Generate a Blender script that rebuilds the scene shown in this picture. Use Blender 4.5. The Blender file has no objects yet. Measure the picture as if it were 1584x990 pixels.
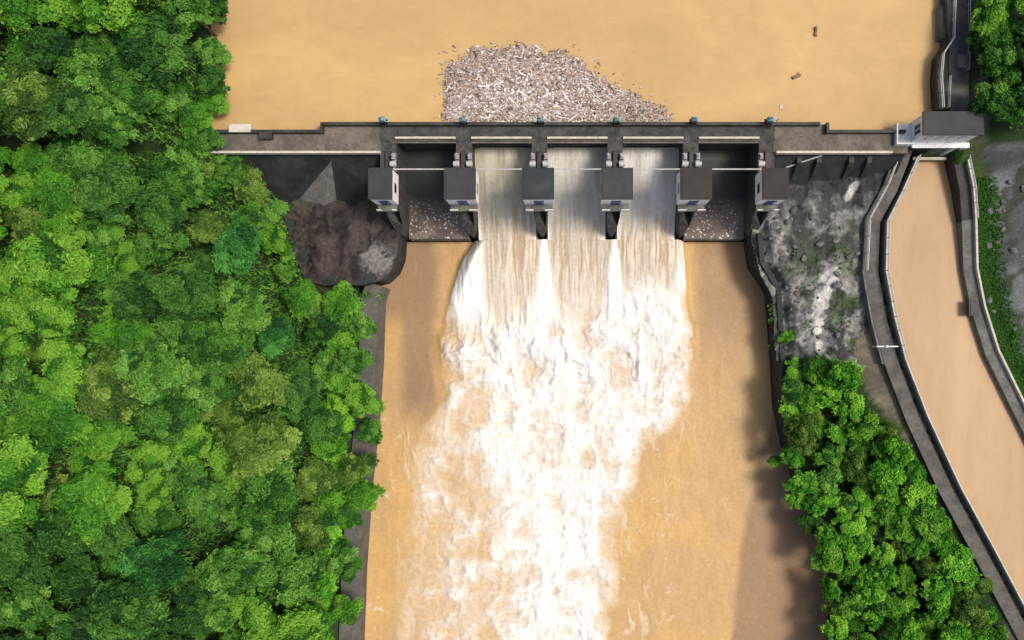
import bpy, bmesh, math, random
import numpy as np
from mathutils import Vector, Matrix

random.seed(7)
rng = np.random.default_rng(7)
C = bpy.context.scene.collection
R = math.radians

# ------------------------------------------------------------------ camera, world, sun, exposure
CAM_H, FPX, NX, NY = 141.0, 1250.0, 880.0, 540.0      # camera height (m); focal length and nadir in pixels of the 1584x990 photograph
sc = bpy.context.scene
cam = bpy.data.cameras.new("camera")
cam_o = bpy.data.objects.new("camera", cam)
C.objects.link(cam_o)
cam.sensor_width = 36.0
cam.lens = 36.0 * FPX / 1584.0
cam.shift_x = (792.0 - NX) / 1584.0
cam.shift_y = (NY - 495.0) / 1584.0
cam.clip_end = 6000
cam_o.location = (0, 0, CAM_H)                          # looks straight down, image up = upstream (+Y)
sc.camera = cam_o

SUN_EL, SUN_AZ = R(62), R(2)                           # azimuth counted from +X (right of the picture) towards +Y
w = bpy.data.worlds.new("World"); sc.world = w; w.use_nodes = True
wn = w.node_tree; bg = wn.nodes["Background"]
sky = wn.nodes.new("ShaderNodeTexSky"); sky.sky_type = 'NISHITA'; sky.sun_disc = False
sky.sun_elevation = SUN_EL; sky.sun_rotation = R(90) - SUN_AZ
sky.dust_density = 5.0; sky.ozone_density = 0.3
wn.links.new(sky.outputs[0], bg.inputs[0]); bg.inputs[1].default_value = 0.125
sun = bpy.data.lights.new("sun", 'SUN'); sun.energy = 2.65; sun.angle = R(14); sun.color = (1.0, 0.93, 0.82)
sun_o = bpy.data.objects.new("sun", sun); C.objects.link(sun_o)
sd = Vector((math.cos(SUN_EL) * math.cos(SUN_AZ), math.cos(SUN_EL) * math.sin(SUN_AZ), math.sin(SUN_EL)))
sun_o.rotation_euler = sd.to_track_quat('Z', 'Y').to_euler()
sun_o.location = sd * 300
sc.view_settings.view_transform = 'Standard'; sc.view_settings.look = 'None'
sc.view_settings.gamma = 1; sc.view_settings.use_curve_mapping = False
sc.view_settings.exposure = 0.15
sc.cycles.max_bounces = 6; sc.cycles.diffuse_bounces = 3; sc.cycles.transmission_bounces = 3

# ------------------------------------------------------------------ helpers
def W(px, py, z=0.0):                                   # where a spot of the photograph lies on the level z
    s = (CAM_H - z) / FPX
    return Vector(((px - NX) * s, (NY - py) * s, z))
def WX(px, z): return (px - NX) * (CAM_H - z) / FPX
def WY(py, z): return (NY - py) * (CAM_H - z) / FPX

def tag(o, label=None, cat=None, group=None, kind=None):
    if label: o['label'] = label
    if cat: o['category'] = cat
    if group: o['group'] = group
    if kind: o['kind'] = kind
    return o
def empty(name, loc, rz=0.0, **kw):
    o = bpy.data.objects.new(name, None); C.objects.link(o); o.empty_display_size = 0.5
    o.location = loc; o.rotation_euler = (0, 0, rz)
    return tag(o, **kw)
def link_mesh(name, me, m=None, parent=None):
    o = bpy.data.objects.new(name, me); C.objects.link(o)
    if m is not None:
        for k in (m if isinstance(m, (list, tuple)) else [m]): me.materials.append(k)
    if parent is not None: o.parent = parent
    return o
def kids(o): return [c for c in bpy.data.objects if c.parent == o]
def copy_tree(o, parent=None, ch=None):
    c = o.copy(); C.objects.link(c)
    if parent is not None: c.parent = parent
    for k in (o.children if ch is None else ch): copy_tree(k, c)
    return c

class MB:                                               # collects simple shapes into one mesh
    def __init__(s): s.v = []; s.f = []; s.m = []
    def add(s, vs, fs, m=0):
        b = len(s.v); s.v += [tuple(p) for p in vs]; s.f += [tuple(b + i for i in q) for q in fs]; s.m += [m] * len(fs); return s
    def box(s, a, b, m=0, top=1.0):                     # axis box; top < 1 tapers the top
        x0, y0, z0 = a; x1, y1, z1 = b; cx, cy = (x0 + x1) / 2, (y0 + y1) / 2
        t = lambda x, c: c + (x - c) * top
        vs = [(x0, y0, z0), (x1, y0, z0), (x1, y1, z0), (x0, y1, z0), (t(x0, cx), t(y0, cy), z1), (t(x1, cx), t(y0, cy), z1), (t(x1, cx), t(y1, cy), z1), (t(x0, cx), t(y1, cy), z1)]
        return s.add(vs, [(3, 2, 1, 0), (4, 5, 6, 7), (0, 1, 5, 4), (1, 2, 6, 5), (2, 3, 7, 6), (3, 0, 4, 7)], m)
    def prism(s, poly, z0, z1, m=0):                    # z1 may be one height or one per corner
        n = len(poly); zt = z1 if isinstance(z1, (list, tuple)) else [z1] * n
        a = sum(poly[i][0] * poly[(i + 1) % n][1] - poly[(i + 1) % n][0] * poly[i][1] for i in range(n))
        if a < 0: poly = poly[::-1]; zt = list(zt)[::-1]
        vs = [(p[0], p[1], z0) for p in poly] + [(p[0], p[1], z) for p, z in zip(poly, zt)]
        fs = [tuple(range(n - 1, -1, -1)), tuple(range(n, 2 * n))] + [(i, (i + 1) % n, n + (i + 1) % n, n + i) for i in range(n)]
        return s.add(vs, fs, m)
    def xprism(s, prof, x0, x1, m=0):                   # profile (y, z) swept along x
        n = len(prof)
        a = sum(prof[i][0] * prof[(i + 1) % n][1] - prof[(i + 1) % n][0] * prof[i][1] for i in range(n))
        if a < 0: prof = prof[::-1]
        vs = [(x0, y, z) for y, z in prof] + [(x1, y, z) for y, z in prof]
        fs = [tuple(range(n - 1, -1, -1)), tuple(range(n, 2 * n))] + [(i, (i + 1) % n, n + (i + 1) % n, n + i) for i in range(n)]
        return s.add(vs, fs, m)
    def tube(s, p, q, r, n=8, m=0, r2=None):
        p, q = Vector(p), Vector(q); d = (q - p).normalized()
        u = d.orthogonal().normalized(); v = d.cross(u); r2 = r if r2 is None else r2
        vs = []
        for c, rr in ((p, r), (q, r2)):
            for i in range(n):
                t = 2 * math.pi * i / n; vs.append(c + (u * math.cos(t) + v * math.sin(t)) * rr)
        return s.add(vs, [tuple(range(n - 1, -1, -1)), tuple(range(n, 2 * n))] + [(i, (i + 1) % n, n + (i + 1) % n, n + i) for i in range(n)], m)
    def chain(s, pts, r, n=6, m=0):
        for a, b in zip(pts[:-1], pts[1:]): s.tube(a, b, r, n, m)
        return s
    def sweep(s, pts, prof, m=0):                       # profile (offset to the right of travel, z) swept along a plan line; prof may be a list of profiles, one per point
        P = [Vector((p[0], p[1])) for p in pts]; N = len(P); rings = []
        for i in range(N):
            d0 = (P[i] - P[i - 1]).normalized() if i > 0 else (P[1] - P[0]).normalized()
            d1 = (P[i + 1] - P[i]).normalized() if i < N - 1 else d0
            n0, n1 = Vector((d0.y, -d0.x)), Vector((d1.y, -d1.x)); nn = (n0 + n1).normalized(); k = 1 / max(0.4, nn.dot(n1))
            pr = prof[i] if isinstance(prof[0][0], (list, tuple)) else prof
            rings.append([(P[i].x + nn.x * o * k, P[i].y + nn.y * o * k, z) for o, z in pr])
        k = len(rings[0]); vs = [v for r_ in rings for v in r_]; fs = []
        for i in range(N - 1):
            for j in range(k): fs.append((i * k + j, i * k + (j + 1) % k, (i + 1) * k + (j + 1) % k, (i + 1) * k + j))
        fs += [tuple(range(k - 1, -1, -1)), tuple((N - 1) * k + j for j in range(k))]
        return s.add(vs, fs, m)
    def mesh(s, name, bevel=0.0):
        me = bpy.data.meshes.new(name); me.from_pydata(s.v, [], s.f); me.polygons.foreach_set('material_index', s.m)
        bm = bmesh.new(); bm.from_mesh(me); bmesh.ops.recalc_face_normals(bm, faces=bm.faces)
        if bevel > 0:
            es = [e for e in bm.edges if len(e.link_faces) == 2 and e.calc_face_angle(0) > 0.6]
            bmesh.ops.bevel(bm, geom=es, offset=bevel, segments=1, affect='EDGES', profile=0.5, clamp_overlap=True)
        bm.to_mesh(me); bm.free(); return me
    def build(s, name, m, parent=None, bevel=0.0): return link_mesh(name, s.mesh(name, bevel), m, parent)

def fast_mesh(name, V, F, cols=None, smooth=True):      # numpy arrays -> mesh; F quads (n,4)
    me = bpy.data.meshes.new(name)
    me.vertices.add(len(V)); me.vertices.foreach_set('co', np.asarray(V, np.float32).ravel())
    n = len(F); k = F.shape[1]
    me.loops.add(n * k); me.loops.foreach_set('vertex_index', F.astype(np.int32).ravel())
    me.polygons.add(n); me.polygons.foreach_set('loop_start', np.arange(0, n * k, k, dtype=np.int32)); me.polygons.foreach_set('loop_total', np.full(n, k, np.int32))
    me.polygons.foreach_set('use_smooth', np.full(n, smooth))
    if cols is not None:
        a = me.attributes.new('tint', 'FLOAT_COLOR', 'POINT')
        c4 = np.ones((len(V), 4), np.float32); c4[:, :3] = cols; a.data.foreach_set('color', c4.ravel())
    me.update(calc_edges=True); return me
def grid_faces(nx, ny, keep=None):                      # vertex (j, i) = j*nx+i
    i, j = np.meshgrid(np.arange(nx - 1), np.arange(ny - 1)); a = (j * nx + i)
    F = np.stack([a, a + 1, a + nx + 1, a + nx], -1).reshape(-1, 4)
    if keep is not None: F = F[keep.ravel()[F].all(1)]
    return F

# numpy noise -----------------------------------------------------
def _h(ix, iy, s):
    n = (ix.astype(np.int64) * 374761393 + iy.astype(np.int64) * 668265263 + s * 1442695041) & 0xffffffff
    n = ((n ^ (n >> 13)) * 1274126177) & 0xffffffff
    return ((n ^ (n >> 16)) & 0xffffff) / float(0xffffff)
def vn(x, y, s=0):
    ix, iy = np.floor(x), np.floor(y); fx, fy = x - ix, y - iy
    fx = fx * fx * fx * (fx * (fx * 6 - 15) + 10); fy = fy * fy * fy * (fy * (fy * 6 - 15) + 10)
    a = _h(ix, iy, s); b = _h(ix + 1, iy, s); c = _h(ix, iy + 1, s); d = _h(ix + 1, iy + 1, s)
    return (a + (b - a) * fx) * (1 - fy) + (c + (d - c) * fx) * fy
def fbm(x, y, s=0, o=4, g=0.5):
    t = 0; a = 1; n = 0
    for k in range(o):
        c, sn = math.cos(0.6 * k), math.sin(0.6 * k)
        t = t + a * vn(x * c - y * sn + 17 * k, x * sn + y * c - 9 * k, s + k * 7); n += a; a *= g; x = x * 2.03; y = y * 2.03
    return t / n
def ridge(x, y, s=0, o=4):
    t = 0; a = 1; n = 0
    for k in range(o):
        t = t + a * (1 - np.abs(2 * vn(x + 11 * k, y - 7 * k, s + k * 5) - 1)); n += a; a *= 0.55; x = x * 2.1; y = y * 2.1
    return t / n
def ss(a, b, x):
    t = np.clip((x - a) / (b - a), 0, 1); return t * t * (3 - 2 * t)
def inpoly(x, y, poly):
    r = np.zeros(np.shape(x), bool); n = len(poly)
    for i in range(n):
        x0, y0 = poly[i][:2]; x1, y1 = poly[(i + 1) % n][:2]
        if y0 == y1: continue
        r ^= ((y0 > y) != (y1 > y)) & (x < (x1 - x0) * (y - y0) / (y1 - y0) + x0)
    return r
def pdist(x, y, poly, closed=True):
    d = np.full(np.shape(x), 1e9); n = len(poly)
    for i in range(n if closed else n - 1):
        x0, y0 = poly[i][:2]; x1, y1 = poly[(i + 1) % n][:2]; dx, dy = x1 - x0, y1 - y0
        t = np.clip(((x - x0) * dx + (y - y0) * dy) / max(dx * dx + dy * dy, 1e-9), 0, 1)
        d = np.minimum(d, np.hypot(x - x0 - t * dx, y - y0 - t * dy))
    return d
def lerp(a, b, t): return a + (b - a) * t
def cmix(a, b, t): return a + (np.asarray(b) - a) * t[..., None]

# ------------------------------------------------------------------ materials
def nodes(name, rough=0.8, spec=0.3):
    m = bpy.data.materials.new(name); m.use_nodes = True; nt = m.node_tree; b = nt.nodes["Principled BSDF"]
    b.inputs["Roughness"].default_value = rough; b.inputs["Specular IOR Level"].default_value = spec
    return m, nt, b
def N(nt, t, **kw):
    n = nt.nodes.new(t)
    for k, v in kw.items(): setattr(n, k, v)
    return n
def noise(nt, scale, detail=6, rough=0.6, dist=0.0, vec=None):
    n = N(nt, "ShaderNodeTexNoise"); n.inputs["Scale"].default_value = scale; n.inputs["Detail"].default_value = detail; n.inputs["Roughness"].default_value = rough; n.inputs["Distortion"].default_value = dist
    if vec is not None: nt.links.new(vec, n.inputs["Vector"])
    return n.outputs["Fac"]
def ramp(nt, fac, stops):
    r = N(nt, "ShaderNodeValToRGB"); e = r.color_ramp.elements
    while len(e) < len(stops): e.new(0.5)
    for k, (p, c) in enumerate(stops): e[k].position = p; e[k].color = (*c, 1) if len(c) == 3 else c
    nt.links.new(fac, r.inputs[0]); return r.outputs[0]
def mixc(nt, fac, a, b, mode='MIX'):
    n = N(nt, "ShaderNodeMix", data_type='RGBA', blend_type=mode)
    for s, v in ((n.inputs[0], fac), (n.inputs[6], a), (n.inputs[7], b)):
        if hasattr(v, 'links'): nt.links.new(v, s)
        elif isinstance(v, (int, float)): s.default_value = v
        else: s.default_value = (*v, 1)
    return n.outputs[2]
def bump(nt, b, h, strength, dist):
    n = N(nt, "ShaderNodeBump"); n.inputs["Strength"].default_value = strength; n.inputs["Distance"].default_value = dist
    nt.links.new(h, n.inputs["Height"]); nt.links.new(n.outputs[0], b.inputs["Normal"])
def pos(nt, scale=(1, 1, 1)):
    g = N(nt, "ShaderNodeNewGeometry"); mp = N(nt, "ShaderNodeMapping"); mp.inputs["Scale"].default_value = scale
    nt.links.new(g.outputs["Position"], mp.inputs[0]); return mp.outputs[0]
def weathered(name, c1, c2, c3=None, s1=0.5, s2=4.0, rough=0.85, bmp=0.06, spec=0.3, lo=0.38, hi=0.62):
    m, nt, b = nodes(name, rough, spec); p = pos(nt)
    col = ramp(nt, noise(nt, s1, 7, 0.65, 0.3, p), [(lo, c1), (hi, c2)])
    if c3 is not None: col = mixc(nt, ramp(nt, noise(nt, s2, 6, 0.7, 0.0, p), [(0.52, (0, 0, 0)), (0.68, (1, 1, 1))]), col, c3)
    nt.links.new(col, b.inputs["Base Color"])
    if bmp: bump(nt, b, noise(nt, s2 * 1.6, 5, 0.65, 0, p), 0.6, bmp)
    return m
def tinted(name, rough=0.9, bscale=3.0, bmp=0.1, spec=0.2, grain=0.35, gscale=2.5):
    m, nt, b = nodes(name, rough, spec); p = pos(nt)
    a = N(nt, "ShaderNodeAttribute", attribute_name='tint')
    g = ramp(nt, noise(nt, gscale, 7, 0.7, 0, p), [(0.3, (1 - grain,) * 3), (0.7, (1 + grain,) * 3)])
    nt.links.new(mixc(nt, 1.0, a.outputs["Color"], g, 'MULTIPLY'), b.inputs["Base Color"])
    if bmp: bump(nt, b, noise(nt, bscale, 6, 0.65, 0, p), 0.7, bmp)
    return m

M = {}
M['concrete'] = weathered('crest_concrete', (0.085, 0.076, 0.058), (0.165, 0.145, 0.115), (0.055, 0.054, 0.042), 0.35, 2.2)
M['face'] = weathered('mossy_dam_face', (0.012, 0.016, 0.015), (0.038, 0.041, 0.04), (0.01, 0.022, 0.01), 0.25, 0.9, rough=0.75, bmp=0.1)
M['dark_concrete'] = weathered('wet_dark_concrete', (0.02, 0.022, 0.02), (0.05, 0.05, 0.045), (0.014, 0.016, 0.012), 0.5, 2.5, rough=0.6)
M['pale_concrete'] = weathered('pale_kerb_concrete', (0.42, 0.39, 0.31), (0.55, 0.52, 0.44), (0.3, 0.28, 0.22), 0.8, 3.0)
M['grey_concrete'] = weathered('grey_wall_concrete', (0.1, 0.1, 0.09), (0.17, 0.167, 0.15), (0.06, 0.065, 0.05), 0.5, 2.4)
M['pier'] = weathered('pier_concrete', (0.035, 0.035, 0.033), (0.08, 0.077, 0.07), (0.018, 0.018, 0.017), 0.7, 3.0)
M['roof'] = weathered('slate_roof_felt', (0.028, 0.031, 0.03), (0.042, 0.044, 0.042), (0.024, 0.027, 0.029), 0.35, 2.5, rough=0.7, bmp=0.01)
M['roof_blue'] = weathered('wet_slate_roof_felt', (0.01, 0.018, 0.025), (0.032, 0.036, 0.038), None, 0.3, 3.0, rough=0.5, bmp=0.01)
M['roof_brown'] = weathered('brown_roof_felt', (0.03, 0.026, 0.024), (0.04, 0.035, 0.032), None, 0.4, 3.0, rough=0.8, bmp=0.01)
M['white'] = weathered('white_wall_paint', (0.68, 0.70, 0.70), (0.8, 0.8, 0.79), (0.5, 0.51, 0.5), 0.8, 3.0, bmp=0.01)
M['steel'] = weathered('dark_gate_steel', (0.02, 0.022, 0.022), (0.045, 0.046, 0.045), (0.07, 0.045, 0.03), 0.6, 2.0, rough=0.55)
M['galv'] = weathered('galvanised_steel', (0.38, 0.38, 0.37), (0.5, 0.5, 0.48), (0.22, 0.2, 0.18), 2.0, 6.0, rough=0.45, bmp=0.0)
M['mauve'] = weathered('worn_winch_paint', (0.2, 0.18, 0.2), (0.36, 0.34, 0.35), (0.1, 0.08, 0.08), 2.0, 6.0, rough=0.5, bmp=0.0)
M['blue'] = weathered('blue_door_paint', (0.01, 0.035, 0.12), (0.015, 0.06, 0.2), None, 1.0, 4.0, rough=0.5, bmp=0.0)
M['teal'] = weathered('teal_machine_paint', (0.04, 0.13, 0.16), (0.1, 0.2, 0.23), (0.3, 0.36, 0.38), 1.5, 3.0, rough=0.5, bmp=0.0)
M['glass'] = nodes('dark_window_glass', 0.1, 0.5)[0]; M['glass'].node_tree.nodes["Principled BSDF"].inputs["Base Color"].default_value = (0.02, 0.025, 0.03, 1)
M['road'] = weathered('service_road_surface', (0.075, 0.072, 0.064), (0.125, 0.12, 0.105), (0.055, 0.058, 0.045), 0.4, 2.0)
M['platform'] = weathered('stained_apron_concrete', (0.022, 0.018, 0.017), (0.075, 0.06, 0.053), (0.014, 0.014, 0.013), 0.22, 0.9, bmp=0.25, lo=0.36, hi=0.66)
M['wood'] = weathered('wet_driftwood', (0.13, 0.09, 0.06), (0.22, 0.16, 0.11), None, 2.0, 5.0)
M['rock'] = weathered('grey_boulder_rock', (0.07, 0.07, 0.067), (0.17, 0.168, 0.16), (0.05, 0.06, 0.04), 0.9, 2.0, bmp=0.15)
M['pale_rock'] = weathered('pale_limestone', (0.5, 0.49, 0.46), (0.72, 0.71, 0.68), (0.3, 0.29, 0.26), 1.2, 3.0, bmp=0.1)
M['bark'] = weathered('tree_bark', (0.06, 0.045, 0.03), (0.12, 0.095, 0.07), None, 1.5, 6.0)
M['ground'] = tinted('bank_ground', 0.95, 2.0, 0.2)
M['outcrop'] = tinted('rough_rock', 0.85, 3.0, 0.18, grain=0.45, gscale=1.8)

def spill_material():                                   # dry bay: stained concrete with trickles and specks of leaking white water
    m, nt, b = nodes('spillway_concrete', 0.45, 0.4); p = pos(nt)
    col = ramp(nt, noise(nt, 0.3, 7, 0.65, 0.4, p), [(0.36, (0.085, 0.065, 0.052)), (0.64, (0.19, 0.14, 0.108))])
    g = N(nt, "ShaderNodeNewGeometry"); sx = N(nt, "ShaderNodeSeparateXYZ"); nt.links.new(g.outputs["Position"], sx.inputs[0])
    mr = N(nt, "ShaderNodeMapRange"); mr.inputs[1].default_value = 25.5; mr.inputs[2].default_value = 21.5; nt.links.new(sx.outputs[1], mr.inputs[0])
    v = N(nt, "ShaderNodeTexVoronoi", feature='F1'); v.inputs["Scale"].default_value = 2.0; nt.links.new(p, v.inputs[0])
    spk = ramp(nt, v.outputs["Distance"], [(0.14, (1, 1, 1)), (0.36, (0, 0, 0))])
    zone = ramp(nt, noise(nt, 0.35, 5, 0.6, 0.3, p), [(0.42, (0, 0, 0)), (0.54, (1, 1, 1))])
    k = mixc(nt, 1.0, mixc(nt, 1.0, spk, zone, 'MULTIPLY'), mr.outputs[0], 'MULTIPLY')
    graded = mixc(nt, mr.outputs[0], (0.016, 0.02, 0.016), col)    # near-black at the gate end, stained concrete further down
    nt.links.new(mixc(nt, k, graded, (0.72, 0.72, 0.72)), b.inputs["Base Color"])
    bump(nt, b, noise(nt, 4, 5, 0.65, 0, p), 0.6, 0.06); return m
M['spill'] = spill_material()

def water_material(name, base, rough=0.28, bs=0.9, bd=0.05, tintattr=False, streak=(1, 1, 1)):
    m, nt, b = nodes(name, rough, 0.3); b.inputs["IOR"].default_value = 1.33; p = pos(nt)
    if tintattr:
        a = N(nt, "ShaderNodeAttribute", attribute_name='tint'); col = a.outputs["Color"]
        g = ramp(nt, noise(nt, 1.6, 5, 0.6, 0.5, p), [(0.3, (0.9,) * 3), (0.7, (1.08,) * 3)])
        col = mixc(nt, 1.0, col, g, 'MULTIPLY')
    else:
        col = ramp(nt, noise(nt, 0.06, 5, 0.55, 0.8, pos(nt, streak)), [(0.3, tuple(c * f for c, f in zip(base, (0.85, 0.835, 0.85)))), (0.7, tuple(c * 1.07 for c in base))])
        col = mixc(nt, 1.0, col, ramp(nt, noise(nt, 0.5, 6, 0.65, 1.2, pos(nt, streak)), [(0.35, (0.95,) * 3), (0.65, (1.03,) * 3)]), 'MULTIPLY')
    nt.links.new(col, b.inputs["Base Color"])
    bump(nt, b, noise(nt, bs, 5, 0.6, 0.3, p), 0.5, bd); return m
M['reservoir'] = water_material('muddy_reservoir_water', (0.49, 0.33, 0.145), 0.5, 0.8, 0.05, streak=(0.6, 1.0, 1.0))
M['canal'] = water_material('muddy_canal_water', (0.41, 0.275, 0.15), 0.45, 0.5, 0.05, streak=(2.2, 0.5, 1.0))
M['river'] = water_material('churned_river_water', None, 0.4, 2.2, 0.08, True)

def leaf_material(name, dark, mid, light, var=0.25):
    m, nt, b = nodes(name, 0.6, 0.25)
    a = N(nt, "ShaderNodeAttribute", attribute_name='tint'); sp = N(nt, "ShaderNodeSeparateColor"); nt.links.new(a.outputs["Color"], sp.inputs[0])
    oi = N(nt, "ShaderNodeObjectInfo")
    ad = N(nt, "ShaderNodeMath", operation='MULTIPLY_ADD'); nt.links.new(oi.outputs["Random"], ad.inputs[0]); ad.inputs[1].default_value = var
    sb = N(nt, "ShaderNodeMath", operation='SUBTRACT'); nt.links.new(sp.outputs[0], sb.inputs[0]); sb.inputs[1].default_value = var / 2
    nt.links.new(sb.outputs[0], ad.inputs[2])
    col = ramp(nt, ad.outputs[0], [(0.1, dark), (0.5, mid), (0.95, light)])
    nt.links.new(col, b.inputs["Base Color"])
    tr = N(nt, "ShaderNodeBsdfTranslucent"); mx = N(nt, "ShaderNodeMixShader"); mx.inputs[0].default_value = 0.22
    nt.links.new(mixc(nt, 1.0, col, (1.0, 1.0, 0.55), 'MULTIPLY'), tr.inputs[0])
    out = nt.nodes["Material Output"]; nt.links.new(b.outputs[0], mx.inputs[1]); nt.links.new(tr.outputs[0], mx.inputs[2]); nt.links.new(mx.outputs[0], out.inputs[0])
    return m
LEAF = {
    'dark':   leaf_material('dark_green_leaves', (0.010, 0.050, 0.008), (0.035, 0.125, 0.016), (0.10, 0.25, 0.035)),
    'mid':    leaf_material('mid_green_leaves', (0.015, 0.08, 0.010), (0.066, 0.215, 0.022), (0.18, 0.39, 0.06)),
    'olive':  leaf_material('olive_green_leaves', (0.03, 0.085, 0.011), (0.115, 0.225, 0.028), (0.25, 0.38, 0.07)),
    'bright': leaf_material('fresh_green_leaves', (0.022, 0.115, 0.009), (0.08, 0.27, 0.018), (0.20, 0.43, 0.042)),
    'teal':   leaf_material('blue_green_leaves', (0.012, 0.075, 0.014), (0.038, 0.185, 0.030), (0.10, 0.35, 0.065)),
    'lush':   leaf_material('lush_green_leaves', (0.030, 0.16, 0.010), (0.11, 0.37, 0.022), (0.27, 0.56, 0.05)),
}

# ------------------------------------------------------------------ plan of the place (metres)
PX = [-28.0 + 11.72 * i for i in range(6)]              # pier centre lines
PW = 1.05                                               # half width of a pier
ZC = 16.0                                               # crest
ZR, ZK = 14.6, 9.6                                      # reservoir and canal level
RIVER_L = [(628, 372), (622, 410), (606, 448), (599, 470), (596, 560), (590, 650), (578, 760), (570, 880), (566, 990), (562, 1120)]
RIVER_R = [(1148, 372), (1154, 415), (1180, 455), (1187, 540), (1192, 630), (1208, 700), (1235, 780), (1268, 850), (1275, 900), (1270, 990), (1268, 1120)]
CAN_L = [(1416, 246), (1392, 300), (1369, 346), (1367, 420), (1380, 490), (1397, 555), (1430, 640), (1480, 748), (1530, 840), (1584, 942), (1660, 1085)]
CAN_R = [(1458, 246), (1470, 300), (1477, 345), (1482, 420), (1494, 480), (1516, 550), (1555, 630), (1590, 700), (1640, 790), (1700, 900), (1790, 1085)]
riverL = [W(x, y, 0) for x, y in RIVER_L]; riverR = [W(x, y, 0) for x, y in RIVER_R]
canL = [W(x, y, ZK) for x, y in CAN_L]; canR = [W(x, y, ZK) for x, y in CAN_R]
def xat(line, y):
    L = sorted(line, key=lambda p: p.y); return np.interp(y, [p.y for p in L], [p.x for p in L])

# ------------------------------------------------------------------ setting: ground sheet
def axis(a, b, step, far, n):
    core = np.arange(a, b + step / 2, step); t = np.linspace(0, 1, n + 1)[1:] ** 2.2
    return np.concatenate([(a - far * t)[::-1], core, b + far * t])
LEFT_CANOPY = [(-70, -70), (318, -70), (324, 0), (318, 60), (338, 110), (318, 190), (345, 232), (395, 285), (425, 330), (442, 400), (470, 455), (530, 440), (556, 470), (558, 520), (588, 560), (592, 640), (586, 700), (572, 760), (564, 850), (566, 1060), (-70, 1060)]
ISLAND_CANOPY = [(1205, 535), (1320, 555), (1345, 615), (1398, 680), (1445, 750), (1500, 850), (1545, 940), (1562, 1060), (1268, 1060), (1270, 900), (1240, 830), (1206, 740), (1196, 650)]
def ground():
    gx = axis(-112, 100, 0.7, 1800, 12); gy = axis(-66, 84, 0.7, 1800, 12)
    X, Y = np.meshgrid(gx, gy)
    up = Y > 31.5                                       # upstream of the dam line
    xl = np.where(up, -55.5 - 1.2 * vn(Y / 6, Y * 0, 3), xat(riverL, Y) - 1.0)
    xr = np.where(up, 57.0 + 1.0 * vn(Y / 5, Y * 0, 4), xat(riverR, Y) + 1.0)
    cl, cr = xat(canL, Y) - 0.4, xat(canR, Y) + 0.4
    n = fbm(X / 9, Y / 9, 5) - 0.5
    pit = ~up & (Y > 8.5); xl = np.where(pit, np.interp(Y, [8.5, 12, 20, 30, 31.5], [-38, -42, -47, -53, -56]), xl)
    zl = np.where(up, 15.2, lerp(4.6, 9.0, ss(10, 28, Y))); z = zl + 0.22 * np.clip(xl - X, 0, 90) + 2.5 * n * ss(0, 8, xl - X)
    z = np.where(~up & ~pit & (X > xl - 3.4), 3.8, z)
    isl = lerp(5.0, 9.8, np.clip((X - xr) / np.maximum(cl - xr, 1), 0, 1)) + 0.8 * n
    rt = 10.6 + 0.28 * np.clip(X - cr - 4, 0, 70) + 1.5 * n * ss(3, 10, X - cr)
    upr = 16.0 + 0.35 * np.clip(X - 64, 0, 80) + 1.5 * n * ss(64, 72, X)
    right = np.where(up, upr, np.where(X < cl, isl, np.where(X < cr, 5.5, rt)))
    right = np.where((Y > 27) & (Y <= 33) & (X > cr), lerp(right, upr, ss(27, 33, Y)), right)
    z = np.where(X > xr, right, z)
    bed = np.where(up, 4.0, np.where(pit & (X < -36), 3.4, -4.0))
    z = np.where((X >= xl) & (X <= xr), bed, z)
    far = np.maximum(np.maximum(np.abs(X) - 130, np.abs(Y) - 110), 0)
    z = np.where((X < xl) | (X > xr), z + 0.02 * np.minimum(far, 800), z)
    z = np.minimum(z, 70)
    # colours: forest floor, dirt, gravel, grass
    col = np.zeros(X.shape + (3,)) + np.array([0.022, 0.045, 0.014])
    dirt = (X > xr) & (X < cl) & ~up
    dn = fbm(X / 4, Y / 4, 31)
    dcol = cmix(cmix(np.zeros(X.shape + (3,)) + np.array([0.19, 0.165, 0.12]), (0.11, 0.10, 0.075), ss(0.4, 0.6, dn)), (0.05, 0.085, 0.02), ss(0.54, 0.64, fbm(X / 5, Y / 5, 33)))
    col = np.where(dirt[..., None], dcol, col)
    col = np.where((pit & (X < -30) & (X > xl - 7))[..., None], cmix(np.zeros(X.shape + (3,)) + np.array([0.05, 0.04, 0.026]), (0.02, 0.035, 0.012), ss(0.45, 0.6, dn)), col)
    isl_poly = [W(x, y, 8) for x, y in ISLAND_CANOPY]
    col = np.where((inpoly(X, Y, isl_poly))[..., None], np.array([0.02, 0.045, 0.012]), col)
    rs = (X > cr) & ~up
    dr = X - cr
    gcol = cmix(np.zeros(X.shape + (3,)) + np.array([0.035, 0.10, 0.018]), (0.06, 0.075, 0.03), ss(0.45, 0.65, dn))
    rcol = cmix(np.zeros(X.shape + (3,)) + np.array([0.085, 0.09, 0.092]), (0.15, 0.158, 0.162), ss(0.4, 0.6, fbm(X / 3, Y / 3, 41)))
    rcol = cmix(rcol, (0.05, 0.06, 0.045), ss(0.56, 0.66, fbm(X / 2.5, Y / 2.5, 43)))
    edge = 4.9 + 4.0 * (fbm(X / 3, Y / 3, 47) - 0.5)
    col = np.where(rs[..., None], np.where((dr < edge)[..., None], gcol, rcol), col)
    top = up & (X > xr) & (X < 65)
    col = np.where(top[..., None], cmix(np.zeros(X.shape + (3,)) + np.array([0.10, 0.10, 0.085]), (0.06, 0.07, 0.04), ss(0.4, 0.6, dn)), col)
    V = np.stack([X, Y, z], -1).reshape(-1, 3)
    me = fast_mesh('ground', V, grid_faces(len(gx), len(gy)), col.reshape(-1, 3))
    tag(link_mesh('ground', me, M['ground']), kind='structure')
ground()

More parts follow.
